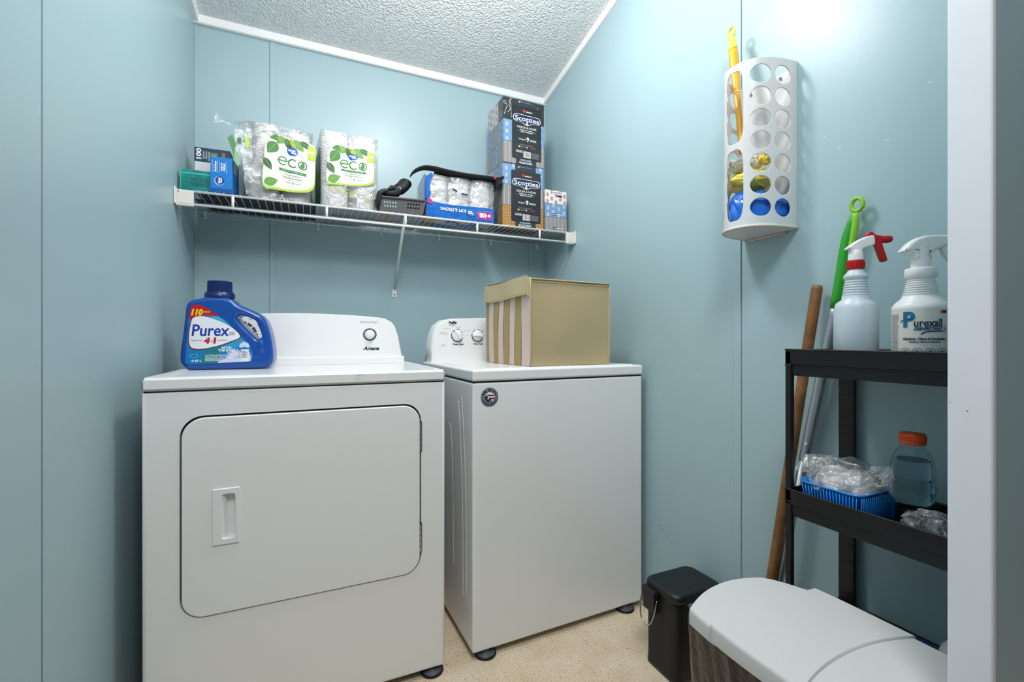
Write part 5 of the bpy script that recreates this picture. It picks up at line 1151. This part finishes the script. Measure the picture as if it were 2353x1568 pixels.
# blue basket with bagged cotton
M_TUB = mat('tub_blue', '#1c8ae6', .18, coat=.4)
TB = thing('plastic_tub', 'translucent blue plastic tub on the middle tier of the rack', 'tub', (1.078, .612, MIDF), 0)
m = MB(); L_, W_, Ht = .132, .150, .076
def ringl(sx, sy, z, r=.022): return [(x*1.0, y, z) for x, y in rrect(-sx/2, -sy/2, sx/2, sy/2, r)]
rows = [ringl(W_*.80, L_*.84, .0), ringl(W_*.84, L_*.88, .004), ringl(W_*.97, L_*.97, Ht-.004), ringl(W_*1.0, L_*1.0, Ht-.004), ringl(W_*1.0, L_*1.0, Ht), ringl(W_*.96, L_*.965, Ht), ringl(W_*.82, L_*.86, .004)]
n_ = len(rows[0]); m.add([p for r_ in rows for p in r_], [[j*n_+i, j*n_+(i+1) % n_, (j+1)*n_+(i+1) % n_, (j+1)*n_+i] for j in range(len(rows)-1) for i in range(n_)], M_TUB, True)
m.add(rows[0], [list(range(n_))[::-1]], M_TUB); m.add(rows[-1], [list(range(n_))], M_TUB)
for i in range(18): a = i/18; m.tube([(-W_*.44, -L_*.4+L_*.8*a, .006), (-W_*.485, -L_*.44+L_*.88*a, Ht-.006)], .0012, M_TUB, 5); m.tube([(-W_*.4+W_*.8*a, -L_*.44, .006), (-W_*.44+W_*.88*a, -L_*.487, Ht-.006)], .0012, M_TUB, 5)
m.build('tub_body', TB)
CB = thing('cotton_bag', 'clear plastic bag of white cotton piled in the blue tub', 'bag', (1.072, .614, MIDF+.030))
def blob_mb(m, c, rx, ry, rz_, mt, seed, amp=.012, sub=4, smooth=False, ridge=.1, fr=2.2):
    b = bmesh.new(); bmesh.ops.create_icosphere(b, subdivisions=sub, radius=1)
    for v in b.verts:
        p = v.co.copy(); q = noise.noise_vector(p*fr+Vector((seed, 0, 0))); r = noise.ridged_multi_fractal(p*1.8+Vector((seed, 1, 2)), 1, 2, 4, 1, 2)
        v.co = Vector((p.x*rx, p.y*ry, p.z*rz_))*(1+ridge*(r-1))+q*amp+Vector(c)
    m.bm(b, mt, smooth)
m = MB(); M_COT = mat('cotton', '#eceae8', .95, bump=(60, .8, .004))
for c, s_ in (((0, .018, .050), .034), ((.01, -.015, .050), .032), ((-.02, .0, .042), .030), ((.0, .035, .038), .026), ((.005, -.036, .038), .027)): blob_mb(m, c, s_*1.15, s_, s_*.85, M_COT, s_*100+c[1]*50, .006, 3, True)
m.build('cotton', CB)
m = MB(); M_BAG = film('bag_film', '#e9ebee', .14, 20, .38, .1)
blob_mb(m, (.002, 0, .052), .066, .068, .042, M_BAG, 4.3, .014, 5, False, .12, 2.6)
crumple(m, 16, 12, lambda u, v: (-.03+.02*v, .02+u*.07, .07+.035*v-.02*u), M_BAG, .014, 26, 12); crumple(m, 16, 12, lambda u, v: (-.02+.03*v, -.09+u*.05, .06+.04*v-.01*u), M_BAG, .012, 26, 13)
m.build('bag_film', CB)
# sports bottle
SB = thing('drink_bottle', 'clear ribbed drink bottle of water with an orange cap on the rack', 'bottle', (1.056, .484, MIDF))
M_PET = mat('clear_pet', '#e8f3f5', .05, trans=1.0, ior=1.18, spec=.6); M_WAT = mat('water', '#dfeef2', .02, trans=1.0, ior=1.25)
prof = [(r_*.80, z_) for r_, z_ in [(.030, 0), (.037, .003), (.0395, .012), (.039, .03), (.0385, .068), (.0375, .078), (.0435, .083), (.0450, .092), (.0415, .098), (.0440, .103), (.0450, .112), (.0405, .118), (.0385, .121), (.0425, .128), (.0430, .142), (.0395, .160), (.033, .173), (.026, .181), (.0225, .186), (.0220, .196)]]
m = MB(); m.lathe(prof, M_PET, 56, caps=False); m.lathe([(r-.0015, z) for r, z in prof][::-1], M_PET, 56, caps=False); m.build('bottle', SB)
m = MB(); m.lathe([(r-.004, z+.002) for r, z in prof[:15]]+[(.028, .1605)], M_WAT, 48); m.build('water', SB)
m = MB(); M_OR = mat('cap_orange', '#c5480f', .4); m.lathe([(.0185, .190), (.0200, .191), (.0200, .195), (.0192, .196), (.0200, .197), (.0200, .207), (.0188, .2105), (.012, .2115)], M_OR, 48)
for i in range(40): a = 2*math.pi*i/40; m.box(.0200*math.cos(a)-.0006, .0200*math.cos(a)+.0006, .0200*math.sin(a)-.0006, .0200*math.sin(a)+.0006, .1975, .2065, M_OR, 0)
m.build('cap', SB)
m = MB(); blob_mb(m, (0, 0, .028), .024, .046, .030, film('wrap_film', '#cfd2da', .16, 34, .42, .12), 7.7, .014, 5, False, .15, 3.2); blob_mb(m, (.002, -.004, .026), .018, .034, .022, film('wrap_film'), 2.2, .014, 4, False, .2, 3.2)
tag(m.build('plastic_wrap', None, (1.018, .432, MIDF+.022)), 'crumpled clear plastic wrap beside the drink bottle on the rack', 'plastic wrap')
m = MB(); rows = [ringl(.13, .20, 0), ringl(.14, .22, .055), ringl(.146, .226, .055), ringl(.146, .226, .060), ringl(.136, .216, .060), ringl(.126, .196, .003)]
m.add([p for r_ in rows for p in r_], [[j*n_+i, j*n_+(i+1) % n_, (j+1)*n_+(i+1) % n_, (j+1)*n_+i] for j in range(len(rows)-1) for i in range(n_)], mat('tub_navy', '#1b4a86', .3), True); m.add(rows[0], [list(range(n_))[::-1]], mat('tub_navy', '')); m.add(rows[-1], [list(range(n_))], mat('tub_navy', ''))
tag(m.build('plastic_tub', None, (1.090, .563, LOWF)), 'dark blue tub edge showing on the lower rack tier behind the large bin', 'tub')

# ------------------------------------------------------------------ small black step bin
M_BIN = mat('bin_black', '#1b1a1b', .38, bump=(700, .2, .001)); M_LID = mat('bin_lid_black', '#17191b', .45)
SBN = thing('step_bin', 'small black lidded bin with a wire handle beside the washer', 'bin', (1.078, 1.092, 0))
bx, by = .095, .070
m = MB(); rows = []
for z, k in ((0, .96), (.004, 1), (.012, 1), (.014, .985), (.225, .985), (.232, .97)): rows.append([(x*k, y*k, z) for x, y in rrect(-bx, -by, bx, by, .028, 8)])
n_ = len(rows[0]); m.add([p for r_ in rows for p in r_], [[j*n_+i, j*n_+(i+1) % n_, (j+1)*n_+(i+1) % n_, (j+1)*n_+i] for j in range(len(rows)-1) for i in range(n_)], M_BIN, True); m.add(rows[0], [list(range(n_))[::-1]], M_BIN); m.add(rows[-1], [list(range(n_))], M_BIN); m.build('body', SBN)
m = MB(); rows = []
for z, k in ((.236, .99), (.237, 1.03), (.252, 1.03), (.259, 1.00), (.2625, .94), (.2635, .90)): rows.append([(x*k, y*k, z) for x, y in rrect(-bx, -by, bx, by, .028, 8)])
m.add([p for r_ in rows for p in r_], [[j*n_+i, j*n_+(i+1) % n_, (j+1)*n_+(i+1) % n_, (j+1)*n_+i] for j in range(len(rows)-1) for i in range(n_)], M_LID, True); m.add(rows[0], [list(range(n_))[::-1]], M_LID); m.add(rows[-1], [list(range(n_))], M_LID); m.build('lid', SBN)
m = MB(); m.box(-bx-.020, -bx+.004, .002, .058, .216, .246, M_LID, .003); m.box(-bx-.017, -bx+.004, .005, .055, .178, .218, M_BIN, .003); m.build('hinge_block', SBN)
m = MB(); m.tube(cat([(-bx-.012, .063, .222), (-bx-.020, .063, .190), (-bx-.026, .053, .152), (-bx-.028, .030, .136), (-bx-.026, .008, .152), (-bx-.020, -.003, .190), (-bx-.012, -.003, .222)], 5, False), .0021, M_CHROME, 8); m.build('wire_handle', SBN)
m = MB(); crumple(m, 30, 5, lambda u, v: (-bx*.6+u*bx*1.5, -by-.002-.004*math.sin(math.pi*v), .236-.045*math.sin(math.pi*min(1, u*1.1))*v), film('liner_film', '#8e8e9a', .3, 30, .35), .003, 40, 3); m.build('bin_liner', SBN)

# ------------------------------------------------------------------ large white-lidded bin
M_BL = mat('bin_lid_white', '#cfcfcf', .45, bump=(300, .12, .001)); M_BBODY = mat('bin_body_dark', '#2f2a28', .5)
BB = thing('waste_bin', 'large waste bin with a pale grey segmented lid and dark liner in the foreground', 'bin', (.808, .510, 0))
BX0, BX1, BY0, BY1 = .664-.808, .955-.808, .340-.510, .682-.510; BT = .507
def bulgex(y):   # plan outline half-width as a function of y (0..1 from the camera end to the far end)
    return 1-.10*max(0, (y-.55)/.45)**2.2
def lid_outline(grow=0.0, y0=BY0, y1=BY1, drop=0):
    out = []; n_ = 12; cx = (BX0+BX1)/2; hw_ = (BX1-BX0)/2+grow
    def wx(y):
        t = (y-BY0)/(BY1-BY0); return hw_*bulgex(t)
    L = [(cx+wx(y0+(y1-y0)*i/n_), y0+(y1-y0)*i/n_) for i in range(n_+1)]
    R = [(cx-wx(y1-(y1-y0)*i/n_), y1-(y1-y0)*i/n_) for i in range(n_+1)]
    return L, R
def lid_part(name, y0, y1, zt, h, grow, endbow=.0, startbow=.0, chamfer=0):
    m = MB(); cx = (BX0+BX1)/2; nx, ny = 18, 12; vs = []
    def P(u, v, e=0.0):
        t = (y0+(y1-y0)*v-BY0)/(BY1-BY0); half_ = ((BX1-BX0)/2+grow-e)*bulgex(t)
        y = y0+(y1-y0)*v+endbow*(1-u*u)*v+startbow*(1-u*u)*(1-v)-chamfer*max(0, (u-.6)/.4)**2*v
        return cx+u*half_, y
    edge = .006
    for j in range(ny+1):
        v = j/ny
        for i in range(nx+1):
            u = -1+2*i/nx; x, y = P(u, v, 0.0); crown_ = .004*(1-u*u)
            vs.append((x*1.0, y, zt+crown_))
    W = nx+1; fs = [[j*W+i, j*W+i+1, (j+1)*W+i+1, (j+1)*W+i] for j in range(ny) for i in range(nx)]
    m.add(vs, fs, M_BL, True)
    border = [(j*W) for j in range(ny+1)][::-1]+[i for i in range(1, W)]+[j*W+nx for j in range(1, ny+1)]+[ny*W+i for i in range(nx-1, 0, -1)]
    B = [Vector(vs[k]) for k in border]; c = sum(B, Vector())/len(B)
    rows = [B]
    for out_, dz_ in ((.0025, -.002), (.0035, -.006), (.0035, -h)):
        rows.append([Vector((p.x+(p-c).normalized().x*out_, p.y+(p-c).normalized().y*out_, p.z+dz_ if dz_ > -h else zt-h)) for p in B])
    n_ = len(B); m.add([tuple(p) for r_ in rows for p in r_], [[j*n_+i, j*n_+(i+1) % n_, (j+1)*n_+(i+1) % n_, (j+1)*n_+i] for j in range(3) for i in range(n_)], M_BL, True)
    m.add([(p.x*.93, p.y*.97, zt-h) for p in rows[-1]], [list(range(n_))], M_BL)
    return m.build(name, BB)
LY = .602-.510; MY = .437-.510
lid_part('lid_end', LY-.004, BY1-.018, BT-.006, .030, -.001, endbow=.036, chamfer=.050)
lid_part('lid_flap', MY, LY+.002, BT, .030, .003, endbow=.0, startbow=.022)
lid_part('lid_front', BY0, MY+.004, BT-.004, .030, .001, endbow=.022)
m = MB(); L, R = lid_outline(-.012, BY0+.008, BY1-.008); lp = L+R; rows = [[(x*.86, y*.90, 0) for x, y in lp], [(x*.90, y*.93, .01) for x, y in lp], [(x, y, BT-.03) for x, y in lp]]
n_ = len(lp); m.add([p for r_ in rows for p in r_], [[j*n_+i, j*n_+(i+1) % n_, (j+1)*n_+(i+1) % n_, (j+1)*n_+i] for j in range(2) for i in range(n_)], M_BBODY, True); m.add(rows[0], [list(range(n_))[::-1]], M_BBODY); m.build('body', BB)
m = MB(); M_LN = mat('black_liner', '#1c1715', .22, bump=(60, .9, .004), coat=.3); L, R = lid_outline(-.006, BY0+.004, BY1-.003); lp = L+R
lpf = [lp[i].__class__((lp[i][0]+(lp[(i+1) % len(lp)][0]-lp[i][0])*k/4, lp[i][1]+(lp[(i+1) % len(lp)][1]-lp[i][1])*k/4)) for i in range(len(lp)) for k in range(4)] if False else [(lp[i][0]+(lp[(i+1) % len(lp)][0]-lp[i][0])*k/4, lp[i][1]+(lp[(i+1) % len(lp)][1]-lp[i][1])*k/4) for i in range(len(lp)) for k in range(4)]
n_ = len(lpf); rows = []
for j in range(15):
    v = j/14; z = BT-.024-.30*v; sh = 1-.07*v; row = []
    for i, (x, y) in enumerate(lpf):
        q = noise.noise(Vector((i*.55+z*14, z*6, 3)))*.006+noise.noise(Vector((i*1.3+z*30, z*5, 9)))*.003; l_ = math.hypot(x, y); row.append((x*sh+x/l_*q, y*sh+y/l_*q, z+(.03*noise.noise(Vector((i*.1, 0, 7))) if j == 14 else 0)))
    rows.append(row)
m.add([p for r_ in rows for p in r_], [[j*n_+i, j*n_+(i+1) % n_, (j+1)*n_+(i+1) % n_, (j+1)*n_+i] for j in range(14) for i in range(n_)], M_LN, True); m.build('bin_liner', BB)
